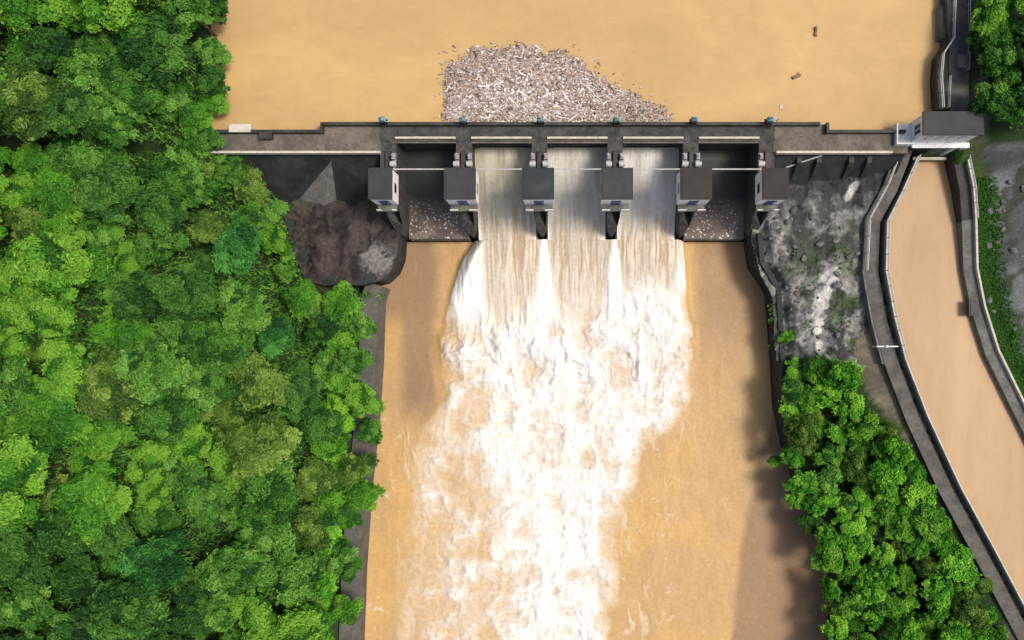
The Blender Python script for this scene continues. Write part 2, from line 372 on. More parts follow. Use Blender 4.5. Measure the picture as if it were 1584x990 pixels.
# ------------------------------------------------------------------ setting: water
def reservoir():
    gx = np.linspace(-62, 62, 250); gy = np.concatenate([np.arange(33.0, 90, 0.5), 90 + 1500 * np.linspace(0.01, 1, 10) ** 2])
    X, Y = np.meshgrid(gx, gy); z = ZR + 0.05 * (fbm(X / 3, Y / 2, 61) - 0.5)
    V = np.stack([X, Y, z], -1).reshape(-1, 3)
    tag(link_mesh('reservoir_water', fast_mesh('reservoir_water', V, grid_faces(len(gx), len(gy))), M['reservoir']), kind='structure')
reservoir()
def canal_water():
    ys = np.arange(canL[-1].y, canL[0].y + 0.4, 0.5); t = np.linspace(0, 1, 16)
    l, r = xat(canL, ys) - 0.5, xat(canR, ys) + 0.5
    X = l[:, None] + (r - l)[:, None] * t; Y = np.repeat(ys[:, None], 16, 1); z = ZK + 0.06 * (fbm(X / 2, Y / 4, 63) - 0.5)
    tag(link_mesh('canal_water', fast_mesh('canal_water', np.stack([X, Y, z], -1).reshape(-1, 3), grid_faces(16, len(ys))), M['canal']), kind='structure')
canal_water()

TAN = np.array([0.46, 0.30, 0.14]); GOLD = np.array([0.50, 0.32, 0.13]); CALM_SHADE = np.array([0.24, 0.155, 0.095])
CREAM = np.array([0.55, 0.425, 0.285]); OFFW = np.array([0.59, 0.51, 0.425]); WHITE = np.array([0.715, 0.68, 0.635])
def jet_colour(X, Y):                                   # streaks of the falling water, running on from sheet to jet
    Xw = X + 0.6 * (fbm(X / 1.5, Y / 3.5, 66) - 0.5); st = fbm(Xw / 0.34, Y / 5.5, 70, 4, 0.6); st2 = fbm(X / 1.4, Y / 9, 38, 3)
    jc = cmix(np.zeros(X.shape + (3,)) + np.array([0.41, 0.31, 0.21]), (0.64, 0.56, 0.45), ss(0.34, 0.66, st))
    return cmix(jc, (0.42, 0.385, 0.31), ss(0.4, 0.62, st2) * 0.6), st, st2
def river():
    gx = np.arange(-37.0, 47.0, 0.15)
    gy = np.concatenate([-58 - 900 * (np.linspace(1, 0.02, 9) ** 2), np.arange(-58, 18.75, 0.15)])
    X, Y = np.meshgrid(gx, gy)
    u = NX + X / 0.1128; v = NY - Y / 0.1128
    vc = np.minimum(v, 1100)
    wu = u + 34 * (fbm(u / 55, v / 75, 1) - 0.5) + 14 * (fbm(u / 16, v / 22, 2) - 0.5)
    amp = ss(430, 560, vc)
    uu = lerp(u + 6 * (fbm(u / 14, v / 40, 9) - 0.5), wu, amp)
    Lv = np.interp(vc, [365, 400, 450, 520, 600, 660, 720, 800, 900, 1000], [738, 715, 695, 684, 682, 640, 606, 586, 578, 574])
    Rv = np.interp(vc, [365, 480, 560, 620, 660, 700, 760, 850, 1000], [1056, 1066, 1076, 1078, 1062, 1024, 992, 974, 972])
    sl = np.interp(vc, [365, 500, 600, 700, 900], [8, 12, 30, 70, 110]); sr = np.interp(vc, [365, 500, 620, 720, 900], [6, 9, 30, 75, 85])
    core = ss(0, 1, (uu - Lv) / sl) * ss(0, 1, (Rv - uu) / sr)
    # foam density
    r1 = ridge(u / 38 + 0.9 * fbm(u / 60, v / 60, 11), v / 46 + 0.9 * fbm(u / 60, v / 60, 12), 13, 5)
    f1 = fbm(wu / 26, v / 34, 15, 4, 0.45); f2 = fbm(wu / 9, v / 13, 16, 3, 0.5)
    cen = ss(0, 1, (uu - np.interp(vc, [500, 600, 700, 800, 1000], [690, 700, 720, 735, 745])) / 70) * ss(0, 1, (np.interp(vc, [500, 620, 700, 1000], [1074, 1074, 1000, 972]) - uu) / 40)
    dens = core * (0.42 + 0.49 * cen)
    foam = np.clip(dens + (r1 - 0.58) * 0.8 * ss(0.05, 0.5, dens) + (f1 - 0.5) * 0.95 * ss(0.05, 0.4, dens) + (f2 - 0.5) * 0.22 * ss(0.1, 0.4, dens), 0, 1.2)
    hole = ss(0.56, 0.72, fbm(u / 15 + 0.8 * f1, v / 11, 17, 3)) * ss(500, 560, vc); strand = ss(0.80, 0.95, ridge(u / 30 + 1.2 * f1, v / 24 + 1.2 * f2, 18, 2))
    foam = foam * (1 - 0.26 * hole * (1 - 0.5 * cen)) + 0.22 * strand * ss(0.12, 0.3, dens) * (1 - cen)
    foam = np.clip(foam, 0, 1.2)
    # wisps in the tan water either side
    wisp = ss(0.80, 0.92, ridge(u / 26 + 1.4 * fbm(u / 50, v / 40, 21), v / 17 + 1.4 * fbm(u / 50, v / 40, 22), 23, 3)) * ss(600, 700, vc)
    foam = np.maximum(foam, 0.42 * ss(570, 640, u) * ss(0.50, 0.82, fbm(wu / 7, v / 60, 26, 3)) * ss(0, 1, (Rv + 70 - uu) / 70) * ss(0, 1, (uu - Lv + 50) / 60) * ss(600, 690, vc))
    wisp = wisp * np.where(u < 800, 1.0, 0.8 * ss(1120, 980, u)) * ss(0.35, 0.7, fbm(u / 70, v / 60, 24))
    foam = np.maximum(foam, wisp * 0.55)
    # water body colours
    big = fbm(u / 110, v / 130, 27, 3)
    body = cmix(np.zeros(X.shape + (3,)) + TAN, GOLD, ss(0.4, 0.6, big))
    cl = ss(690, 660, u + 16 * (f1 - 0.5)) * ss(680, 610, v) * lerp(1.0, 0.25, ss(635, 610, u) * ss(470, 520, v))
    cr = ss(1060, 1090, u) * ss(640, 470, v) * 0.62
    shade_edge = np.interp(vc, [610, 640, 700, 780, 860, 1000], [1215, 1190, 1166, 1150, 1134, 1124])
    ce = ss(0, 1, (u + 12 * (f1 - 0.5) - shade_edge) / 16) * 0.8  # tree shade along the right bank, painted into the water colour
    calm_shade = np.maximum(np.maximum(cl * 0.85, cr), ce)
    body = cmix(body, CALM_SHADE, calm_shade); body = body * (0.87 + 0.14 * fbm(u / 20, v / 28, 29) + 0.12 * fbm(wu / 8, v / 80, 30, 3))[..., None]
    body = cmix(body, CREAM, 0.5 * ss(0.12, 0.45, dens))
    # foam colours
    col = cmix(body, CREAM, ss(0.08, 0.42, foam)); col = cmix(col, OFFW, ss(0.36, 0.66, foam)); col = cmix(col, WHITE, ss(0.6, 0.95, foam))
    # jets leaving the lip, still in streaks
    jet = ss(505, 455, v + 46 * (fbm(u / 12, v / 60, 35) - 0.5) + np.where(u > 940, 40, 0) + np.where(u < 815, -14, 0))
    jc, st, st2 = jet_colour(X, Y)
    wd = np.full(X.shape, 9.0); down = np.clip(18.8 - Y, 0, 30)
    for k, spread in ((2, 0.115), (3, 0.10)): wd = np.minimum(wd, np.abs(X - PX[k] - (0.3 if k == 2 else 0.5)) / (0.35 + spread * down))
    wd = np.minimum(wd, (X - PX[1] - 0.3) / (1.2 + 0.0 * down) + 0.0); wd = np.minimum(wd, (PX[4] + 1.2 - X) / (0.9 + 0.12 * down))
    wed = ss(1.7, 0.55, wd + 0.9 * (st - 0.5)); jc = cmix(jc, (0.62, 0.57, 0.5), 0.45 * ss(2, 11, down))
    jc = cmix(jc, cmix(np.zeros(X.shape + (3,)) + np.array([0.70, 0.69, 0.65]), (0.84, 0.83, 0.80), ss(0.4, 0.6, fbm(X / 1.2, Y / 4, 39))), wed)
    jm = jet * ss(0.15, 0.6, core)
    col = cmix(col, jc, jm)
    # surface relief: jets fall from the lip, boil where they strike, then run out in standing waves
    fall = ss(17.5, 3.0, Y); hj = lerp(3.55, 0.7, fall)
    edge = ss(0, 1, (uu - Lv + 6) / (sl + 20)) * ss(0, 1, (Rv + 6 - uu) / (sr + 16))
    z = hj * edge * ss(-4, 6, Y) + 0.25 * jm * (st - 0.5) + 0.35 * wed * jm * fbm(X / 0.9, Y / 2.4, 40)
    boil = np.exp(-((Y - 0.5) / 6.5) ** 2) * edge
    tur = (1 - jm)
    z = z + tur * boil * (0.9 + 0.9 * (r1 - 0.5) + 1.0 * (f1 - 0.5))
    fo = np.clip(foam, 0, 1)
    z = z + tur * fo * (1.0 * (r1 - 0.5) + 0.9 * (f1 - 0.5) + 0.25 * (f2 - 0.5)) * 0.8
    z = z + tur * ss(0.2, 0.6, dens) * ss(500, 600, vc) * 0.55 * (ridge(wu / 34, v / 11, 55, 3) - 0.5)
    z = z + 0.10 * (fbm(u / 12, v / 15, 51) - 0.5) * (1 - calm_shade * 0.7)
    z = np.where(core < 0.02, np.minimum(z, 0.3), z)
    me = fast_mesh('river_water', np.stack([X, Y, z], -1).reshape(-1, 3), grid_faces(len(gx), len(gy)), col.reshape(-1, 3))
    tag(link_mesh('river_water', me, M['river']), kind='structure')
river()

OGEE = [(35.0, 8.3), (33.0, 8.5), (31.0, 8.3), (29.0, 7.7), (27.0, 6.9), (25.0, 6.0), (23.0, 5.0), (21.0, 3.9), (19.8, 3.3), (18.8, 3.05)]
def ogz(y): return np.interp(y, [p[0] for p in OGEE[::-1]], [p[1] for p in OGEE[::-1]])
def spill_sheets():
    for b in (1, 2, 3):
        x0, x1 = PX[b] + PW - 0.05, PX[b + 1] - PW + 0.05
        gx = np.linspace(x0, x1, 90); gy = np.arange(18.5, 34.6, 0.15); X, Y = np.meshgrid(gx, gy)
        jc, st, _ = jet_colour(X, Y); s2 = fbm(X / 1.6, Y / 5, 80 + b, 3)
        h = lerp(0.62, 1.9, ss(19, 33, Y)); z = ogz(Y) + h + 0.16 * (st - 0.5) + 0.2 * (s2 - 0.5)
        low = ss(26, 20.0, Y)
        base = np.array([[0.40, 0.38, 0.29], [0.46, 0.45, 0.38], [0.52, 0.51, 0.47]][b - 1]); pale = np.array([[0.50, 0.48, 0.38], [0.57, 0.56, 0.5], [0.63, 0.63, 0.6]][b - 1])
        col = cmix(np.zeros(X.shape + (3,)) + base, pale, ss(0.35, 0.65, s2))
        sk = cmix(np.zeros(X.shape + (3,)) + np.array([0.22, 0.20, 0.15]), (0.62, 0.6, 0.55), ss(0.36, 0.64, st))
        col = cmix(col, sk, low * [0.5, 0.42, 0.22][b - 1])
        col = cmix(col, jc, ss(24.5, 18.9, Y + 3.0 * (s2 - 0.5)))
        ed = np.minimum(X - x0, x1 - X); col = cmix(col, (0.72, 0.72, 0.7), ss(0.7, 0.15, ed + 0.5 * (st - 0.5)) * low * 0.85)
        me = fast_mesh('spillway_water', np.stack([X, Y, z], -1).reshape(-1, 3), grid_faces(len(gx), len(gy)), col.reshape(-1, 3))
        tag(link_mesh('spillway_water', me, M['river']), kind='structure')
spill_sheets()

# ------------------------------------------------------------------ the dam
dam = empty('dam', (0, 33, 0), label='concrete gravity dam with five gate bays holding back the muddy reservoir', cat='dam')
def dpart(mb, name, m, bevel=0.0):
    o = mb.build(name, m); o.parent = dam; o.matrix_parent_inverse = Matrix.Translation((0, -33, 0)); return o
YD0, YD1 = 32.0, 34.75                                  # bridge deck over the bays
XL0, XR1 = -59.0, WX(1404, ZC)
# solid wings left and right of the bays
for (x0, x1, lab) in ((XL0, PX[0] - PW, 'left'), (PX[5] + PW, XR1, 'right')):
    mb = MB(); mb.xprism([(33.4, -4), (33.4, 15.7), (30.2, 15.7), (30.2, 14.6), (24.4, 6.8), (24.4, -4)], x0, x1)
    dpart(mb, 'dam_wall', M['face'])
    mb = MB(); mb.xprism([(33.6, 15.7), (33.6, ZC), (30.3, ZC), (30.3, 15.7)], x0, x1)
    dpart(mb, 'crest_walkway', M['concrete'])
# widened crest next to the bays
for x0, x1 in ((WX(502, ZC), PX[0] - PW + 0.2), (PX[5] + PW - 0.2, WX(1280, ZC))):
    mb = MB(); mb.box((x0, 33.603, 10), (x1, YD1, ZC + 0.003)); dpart(mb, 'crest_walkway', M['concrete'])
# bridge deck: one slab for each bay
for b in range(5):
    mb = MB(); mb.box((PX[b] + (0.02 if b else -1.25), YD0 + 0.15, 15.1), (PX[b + 1] - (0.02 if b < 4 else -1.25), YD1, ZC + 0.01)); dpart(mb, 'bridge_slab', M['pier'])
    mb = MB(); mb.box((PX[b] + PW + 0.15, YD0 + 0.45, ZC + 0.01), (PX[b + 1] - PW - 0.15, YD0 + 0.75, ZC + 0.45)); dpart(mb, 'edge_beam', M['pale_concrete'])
    mb = MB(); mb.box((PX[b] + PW - 0.1, 33.5, 12.4), (PX[b + 1] - PW + 0.1, 34.0, 15.097)); dpart(mb, 'breast_wall', M['dark_concrete'])
    mb = MB(); mb.box((PX[b] + PW + 0.15, YD0 - 0.1, 15.3), (PX[b + 1] - PW - 0.15, YD0 + 0.147, ZC - 0.1)); dpart(mb, 'girder', M['concrete'])
# parapets
for x0, x1, y0, y1, z1 in ((XL0, WX(502, ZC) - 0.4, 33.25, 33.72, 16.9), (WX(502, ZC), PX[5] + 8, YD1 - 0.35, YD1 + 0.12, 16.95), (WX(1280, ZC) + 0.02, XR1 - 0.6, 33.25, 33.7, 16.9)):
    mb = MB(); mb.box((x0, y0, ZC - 0.3), (x1, y1, z1)); dpart(mb, 'upstream_parapet', M['dark_concrete'])
for x0, x1 in ((XL0, PX[0] - PW), (PX[5] + PW + 0.3, XR1 - 2.6)):
    mb = MB(); mb.box((x0, 30.15, 15.6), (x1, 30.5, 16.7)); dpart(mb, 'downstream_parapet', M['pale_concrete'])
for b in (0, 4):                                        # small kerb between parapet and deck of the wings
    mb = MB(); x = WX(502, ZC) if b == 0 else WX(1280, ZC); mb.box((x - 0.4, 33.2, ZC), (x, YD1 + 0.1, 16.9)); dpart(mb, 'parapet_return', M['dark_concrete'])
# spillway slabs, one for each bay
for b in range(5):
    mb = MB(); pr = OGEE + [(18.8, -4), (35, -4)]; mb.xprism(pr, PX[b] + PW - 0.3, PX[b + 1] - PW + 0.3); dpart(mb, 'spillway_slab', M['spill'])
    if b in (0, 4): mb = MB(); mb.box((PX[b] + PW, 18.62, 2.6), (PX[b + 1] - PW, 18.797, 3.02)); dpart(mb, 'spillway_lip', M['dark_concrete'])
# piers with pointed noses
for i, x in enumerate(PX):
    a = PW
    out = [(x - a, 37.0), (x - a * 0.6, 37.8), (x + a * 0.6, 37.8), (x + a, 37.0), (x + a, 24.0), (x + a, 22.3), (x + a * 0.98, 21.2), (x + a * 0.72, 20.0), (x + 0.22, 19.1), (x - 0.22, 19.1), (x - a * 0.72, 20.0), (x - a * 0.98, 21.2), (x - a, 22.3), (x - a, 24.0)]
    zt = [14.2, 14.2, 14.2, 14.2, 14.2, 13.6, 11.5, 8.5, 5.6, 5.6, 8.5, 11.5, 13.6, 14.2]
    mb = MB(); mb.prism(out, -4, zt); dpart(mb, 'pier', M['pier'])
    mb = MB(); mb.box((x - 1.18, 22.6, 14.203), (x + 1.18, 32.14, ZC - 0.05)); dpart(mb, 'pier_cap', M['pier'])
# pale patch of poured concrete leaning on the left face
mb = MB(); A = W(512, 241, 14.4); b0, b1, b2 = W(440, 305, 7.2), W(536, 303, 7.2), W(500, 322, 7.0)
mb.add([A + Vector((-1.0, 0.6, 0)), A + Vector((0.7, 0.6, 0)), b1 + Vector((0, 0.2, 0)), b2, b0 + Vector((0, 0.2, 0)), A + Vector((0, -0.4, -0.3)), Vector((b0.x, 26, 4)), Vector((b1.x, 26, 4))],
       [(0, 5, 4), (5, 3, 4), (5, 2, 3), (1, 2, 5), (0, 1, 5), (0, 4, 6), (1, 7, 2), (6, 4, 3, 2, 7), (0, 6, 7, 1)])
dpart(mb, 'buttress', M['grey_concrete'])
# ribs and sloping pipe on the right face
for px in (1232, 1262, 1312, 1340):
    x = WX(px, 14); mb = MB(); mb.xprism([(30.18, 14.6), (29.2, 14.55), (27.2, 10.9), (27.6, 10.9)], x, x + 0.7); dpart(mb, 'face_rib', M['dark_concrete'])
mb = MB(); mb.tube(W(1216, 259, 13), W(1272, 240, 15.2), 0.13); dpart(mb, 'drain_pipe', M['galv'])
# left stilling apron with rounded corner
AP = [(430, 296), (440, 345), (455, 395), (472, 436), (500, 441), (560, 441), (590, 433), (606, 418), (615, 395), (618, 350), (618, 296)]
def apron():
    p7 = [W(x, y, 7).to_2d() for x, y in AP]; poly = [tuple(p) for p in p7]
    mb = MB(); mb.prism(poly, -4, 6.6); dpart(mb, 'apron_wall', M['face'])
    gx = np.arange(-48, -27, 0.25); gy = np.arange(9, 28, 0.25); X, Y = np.meshgrid(gx, gy)
    keep = inpoly(X, Y, poly); d = pdist(X, Y, poly)
    q = fbm(X / 2.6, Y / 2.6, 91, 4) * 5; z = 6.63 + 0.5 * ss(0, 3, d) + 0.42 * (np.floor(q) + ss(0.7, 1.0, q - np.floor(q)) - 2.2) * ss(0, 1.2, d) + 0.5 * (ridge(X / 1.4, Y / 1.4, 92, 5) - 0.5) * ss(0, 1, d)
    u7, v7 = NX + X / 0.1072, NY - Y / 0.1072; m1 = fbm(X / 2.5, Y / 2.5, 93, 5); m2 = fbm(X / 0.7, Y / 0.7, 94, 4, 0.65)
    kc = cmix(np.zeros(X.shape + (3,)) + np.array([0.021, 0.018, 0.017]), (0.062, 0.051, 0.046), ss(0.36, 0.62, m1)); kc = cmix(kc, (0.10, 0.088, 0.07), ss(0.5, 0.68, m2) * ss(540, 440, u7) * 0.6)
    kc = cmix(kc, (0.05, 0.06, 0.03), ss(0.5, 0.65, fbm(X / 3, Y / 3, 95)) * ss(350, 300, v7) * 0.8); kc = cmix(kc, (0.055, 0.043, 0.042), ss(0.54, 0.66, fbm(X / 2, Y / 2, 96)) * 0.6)
    kc = cmix(kc, (0.2, 0.19, 0.185), ss(1.2, 0.5, np.hypot((u7 - 585) / 26, (v7 - 402) / 30) + 1.3 * (m2 - 0.5)) * 0.8)
    me = fast_mesh('apron_top', np.stack([X, Y, z], -1).reshape(-1, 3), grid_faces(len(gx), len(gy), keep), kc.reshape(-1, 3))
    o = link_mesh('apron_top', me, M['outcrop'], dam); o.matrix_parent_inverse = Matrix.Translation((0, -33, 0))
apron()

# gates
def make_gate(name):                                    # flat lift gate running in slots under the bridge
    g = empty(name, (0, 0, 0)); w2 = (11.72 - 2 * PW) / 2 - 0.05
    mb = MB(); mb.box((-w2, -0.1, 0), (w2, 0.1, 4.3)); mb.build('skin_plate', M['steel'], g)
    for k in range(4):
        mb = MB(); mb.box((-w2 + 0.1, -0.55, 0.2 + 1.2 * k), (w2 - 0.1, -0.103, 0.45 + 1.2 * k)); mb.build('cross_beam', M['steel'], g)
    for q in (-1, 1):
        mb = MB(); mb.box((q * (w2 - 0.6) - 0.12, -0.62, -0.05), (q * (w2 - 0.6) + 0.12, -0.56, 4.35)); mb.build('lifting_lug', M['steel'], g)
    return g
g0 = make_gate('spillway_gate')
GL = ['closed dark steel gate in the leftmost bay, left of the flowing water', 'raised dark steel gate above the leftmost of the three flowing bays', 'raised dark steel gate above the middle flowing bay', 'raised dark steel gate above the rightmost of the three flowing bays', 'closed dark steel gate in the rightmost bay, right of the flowing water']
for b in range(5):
    g = g0 if b == 0 else copy_tree(g0)
    tag(g, GL[b], 'gate', 'gates in the spillway bays'); g.location = ((PX[b] + PX[b + 1]) / 2, 33.0, 8.45 if b in (0, 4) else 10.7)

# ------------------------------------------------------------------ hoist houses on the piers
ORD = ['first', 'second', 'third', 'fourth', 'fifth', 'sixth']
def make_house(wid, roofm):
    h = empty('hoist_house', (0, 0, 0)); w2 = wid / 2; d2 = 2.35; H = 4.7
    mb = MB(); t = 0.25                                  # four walls with an opening for the door, one shell
    mb.box((-w2 + .12, -d2 + .12, 0), (-w2 + .12 + t, d2 - .12, H)); mb.box((w2 - .12 - t, -d2 + .12, 0), (w2 - .12, d2 - .12, H))
    mb.box((-w2 + .12 + t, d2 - .12 - t, 0), (w2 - .12 - t, d2 - .12, H))
    for a, b_ in ((-w2 + .12 + t, -0.75), (0.75, w2 - .12 - t)): mb.box((a, -d2 + .12, 0), (b_, -d2 + .12 + t, H))
    mb.box((-0.75, -d2 + .12, 3.3), (0.75, -d2 + .12 + t, H)); mb.build('wall', M['white'], h)
    mb = MB(); mb.box((-0.74, -d2 + 0.06, 0.05), (0.74, -d2 + 0.2, 3.28)); dr = mb.build('door', M['blue'], h)
    mb = MB(); mb.box((0.45, -d2 - 0.02, 1.5), (0.6, -d2 + 0.06, 1.65)); mb.build('handle', M['galv'], dr)
    mb = MB(); mb.box((-w2, -d2, H), (w2, d2, H + 0.3)); mb.box((-w2 + 0.25, -d2 + 0.25, H + 0.3), (w2 - 0.25, d2 - 0.25, H + 0.36)); rf = mb.build('roof', roofm, h, bevel=0.04)
    for s in (-1, 1):
        mb = MB(); mb.box((s * (w2 - 0.12) - 0.05, -1.0, 1.6), (s * (w2 - 0.12) + 0.05, 0.6, 3.2)); wi = mb.build('window', M['galv'], h)
        mb = MB(); mb.box((s * (w2 - 0.12) - 0.07, -0.85, 1.75), (s * (w2 - 0.12) + 0.07, 0.45, 3.05)); mb.build('pane', M['glass'], wi)
    mb = MB(); mb.box((-w2 + 0.3, -d2 - 0.9, -0.25), (w2 - 0.3, d2 - 0.1, 0)); mb.build('landing', M['grey_concrete'], h)
    for q in (-1, 1):
        mb = MB(); mb.box((q * (0.85 + w2 - 0.3) / 2 - (w2 - 1.15) / 2, -d2 - 0.9, 0), (q * (0.85 + w2 - 0.3) / 2 + (w2 - 1.15) / 2, -d2 - 0.8, 1.0)); mb.build('landing_guard', M['white'], h)
    return h
HL = ['small flat-roofed white hoist house at the left end of the row, narrow roof', 'dark grey-roofed hoist house left of the leftmost flowing bay', 'blue-black roofed hoist house between left and middle flowing bays', 'dark grey-roofed hoist house between middle and right flowing bays', 'brown-roofed hoist house just right of the flowing bays', 'small brown-roofed white hoist house at the right end of the row']
house_b = make_house(4.75, M['roof'])
for i, x in enumerate(PX):
    if i == 1: h = house_b
    elif i == 3: h = copy_tree(house_b)
    else: h = make_house({0: 3.6, 5: 3.9}.get(i, 4.75), [M['roof'], None, M['roof_blue'], None, M['roof_brown'], M['roof_brown']][i])
    tag(h, HL[i], 'hoist house', 'hoist houses on the dam piers'); h.location = (x + [-0.0, 0.1, 0, 0, 0, 0][i], 24.55, 16.2)

# winches beside the pier necks, two on each pier
def make_winch():
    wv = empty('gate_winch', (0, 0, 0))
    mb = MB(); mb.box((-0.32, -1.1, 0), (0.32, 1.1, 0.2)); mb.box((-0.3, -1.0, 0.2), (-0.2, -0.5, 1.3)); mb.box((0.2, -1.0, 0.2), (0.3, -0.5, 1.3)); mb.build('winch_frame', M['mauve'], wv)
    mb = MB(); mb.tube((-0.45, -0.75, 0.95), (0.45, -0.75, 0.95), 0.42, 12); mb.build('drum', M['galv'], wv)
    mb = MB(); mb.box((-0.28, 0.0, 0.2), (0.28, 0.95, 0.95)); mb.tube((-0.1, 0.45, 0.95), (-0.1, 0.45, 1.35), 0.2, 8); mb.build('motor', M['mauve'], wv, bevel=0.05)
    return wv
w0 = make_winch(); first = True
for i, x in enumerate(PX):
    for s in (-1, 1):
        if (i == 0 and s < 0) or (i == 5 and s > 0): continue
        q = w0 if first else copy_tree(w0); first = False
        q.location = (x + s * 1.0, 29.2, ZC - 0.05); q.rotation_euler.z = 0 if s > 0 else 0
        tag(q, f"grey gate winch on the {'left' if s < 0 else 'right'} edge of the {ORD[i]} pier from the left", 'winch', 'gate winches on the piers')
    mb = MB(); mb.box((-0.35, -2.0, 0), (0.35, 1.2, 0.5), 0, 0.9); c = mb.build('cable_trunking', M['steel'])
    c.location = (x, 29.4, ZC - 0.05); tag(c, f'dark cable trunking along the top of the {ORD[i]} pier from the left', 'trunking', 'cable trunking on the piers')

# teal screw hoists on the upstream parapet
def make_screw():
    s_ = empty('screw_hoist', (0, 0, 0))
    mb = MB(); mb.box((-0.55, -0.3, -0.1), (0.55, 0.7, 0.15)); mb.box((-0.35, -0.1, 0.15), (0.35, 0.5, 1.3), 0, 0.75); mb.build('pedestal', M['dark_concrete'], s_)
    mb = MB(); mb.box((-0.5, -0.2, 1.3), (0.5, 0.6, 2.0), 0, 0.8); mb.build('gearbox', M['teal'], s_, bevel=0.06)
    mb = MB(); mb.tube((0, 0.2, 2.0), (0, 0.2, 3.1), 0.1, 8); mb.build('screw', M['galv'], s_)
    mb = MB()
    for k in range(10):
        a, b_ = 2 * math.pi * k / 10, 2 * math.pi * (k + 1) / 10
        mb.tube((0.75 + 0.35 * math.cos(a), 0.2 + 0.35 * math.sin(a), 1.7), (0.75 + 0.35 * math.cos(b_), 0.2 + 0.35 * math.sin(b_), 1.7), 0.05, 5)
    mb.tube((0.4, 0.2, 1.7), (1.1, 0.2, 1.7), 0.04, 5); mb.build('hand_wheel', M['galv'], s_)
    return s_
s0 = make_screw()
for i, x in enumerate(PX):
    q = s0 if i == 0 else copy_tree(s0); q.location = (x + [-0.4, 0.1, 0.2, 0.1, 0.2, 0][i], 34.65, 16.8)
    tag(q, f'teal screw hoist on the upstream parapet behind the {ORD[i]} pier from the left', 'hoist', 'screw hoists on the upstream parapet')
# lamp on the sixth pier
lamp = empty('street_lamp', (PX[5] + 0.6, 34.2, 16.0), label='thin grey street lamp on the parapet at the right end of the bridge', cat='street lamp')
mb = MB(); mb.tube((0, 0, 0), (0, 0, 5.4), 0.1, 8, 0, 0.06); mb.tube((0, 0, 5.4), (0.1, 1.3, 5.7), 0.05, 6); mb.build('pole', M['galv'], lamp)
mb = MB(); mb.box((-0.1, 1.2, 5.6), (0.35, 2.0, 5.8), 0, 0.8); mb.build('lamp_head', M['galv'], lamp)
# service pipe from house to house
for b in range(5):
    mb = MB(); mb.tube((PX[b] + 1.19, 27.7, 16.6), (PX[b + 1] - 1.19, 27.7, 16.6), 0.12, 8)
    for s in (PX[b] + 1.15, PX[b + 1] - 1.15): mb.box((s - 0.14, 27.5, 15.4), (s + 0.14, 27.9, 16.75))
    o = mb.build('service_pipe', M['galv']); tag(o, ['thin pale service pipe across the leftmost dry bay', 'thin pale service pipe across the leftmost flowing bay', 'thin pale service pipe across the middle flowing bay', 'thin pale service pipe across the rightmost flowing bay', 'thin pale service pipe across the rightmost dry bay'][b], 'pipe', 'service pipes between hoist houses')
# things on the left end of the crest
mb = MB(); p = W(372, 202, 16.6); mb.box((p.x - 1.7, 33.3, ZC), (p.x + 1.7, 34.6, 16.93)); mb.box((p.x - 1.6, 33.45, 10), (p.x + 1.6, 34.5, ZC))
tag(mb.build('concrete_block', M['pale_concrete'], bevel=0.05), 'pinkish concrete block on the upstream edge of the dam, at its left end', 'block')
mb = MB(); p = W(412, 209, 16.6); mb.box((p.x - 0.9, p.y - 0.6, ZC), (p.x + 0.9, p.y + 0.2, 17.0)); mb.box((p.x - 1.0, p.y - 0.7, 17.0), (p.x + 1.0, p.y + 0.3, 17.08))
tag(mb.build('equipment_box', M['steel'], bevel=0.03), 'low dark equipment box on the crest near the left end of the dam', 'box')

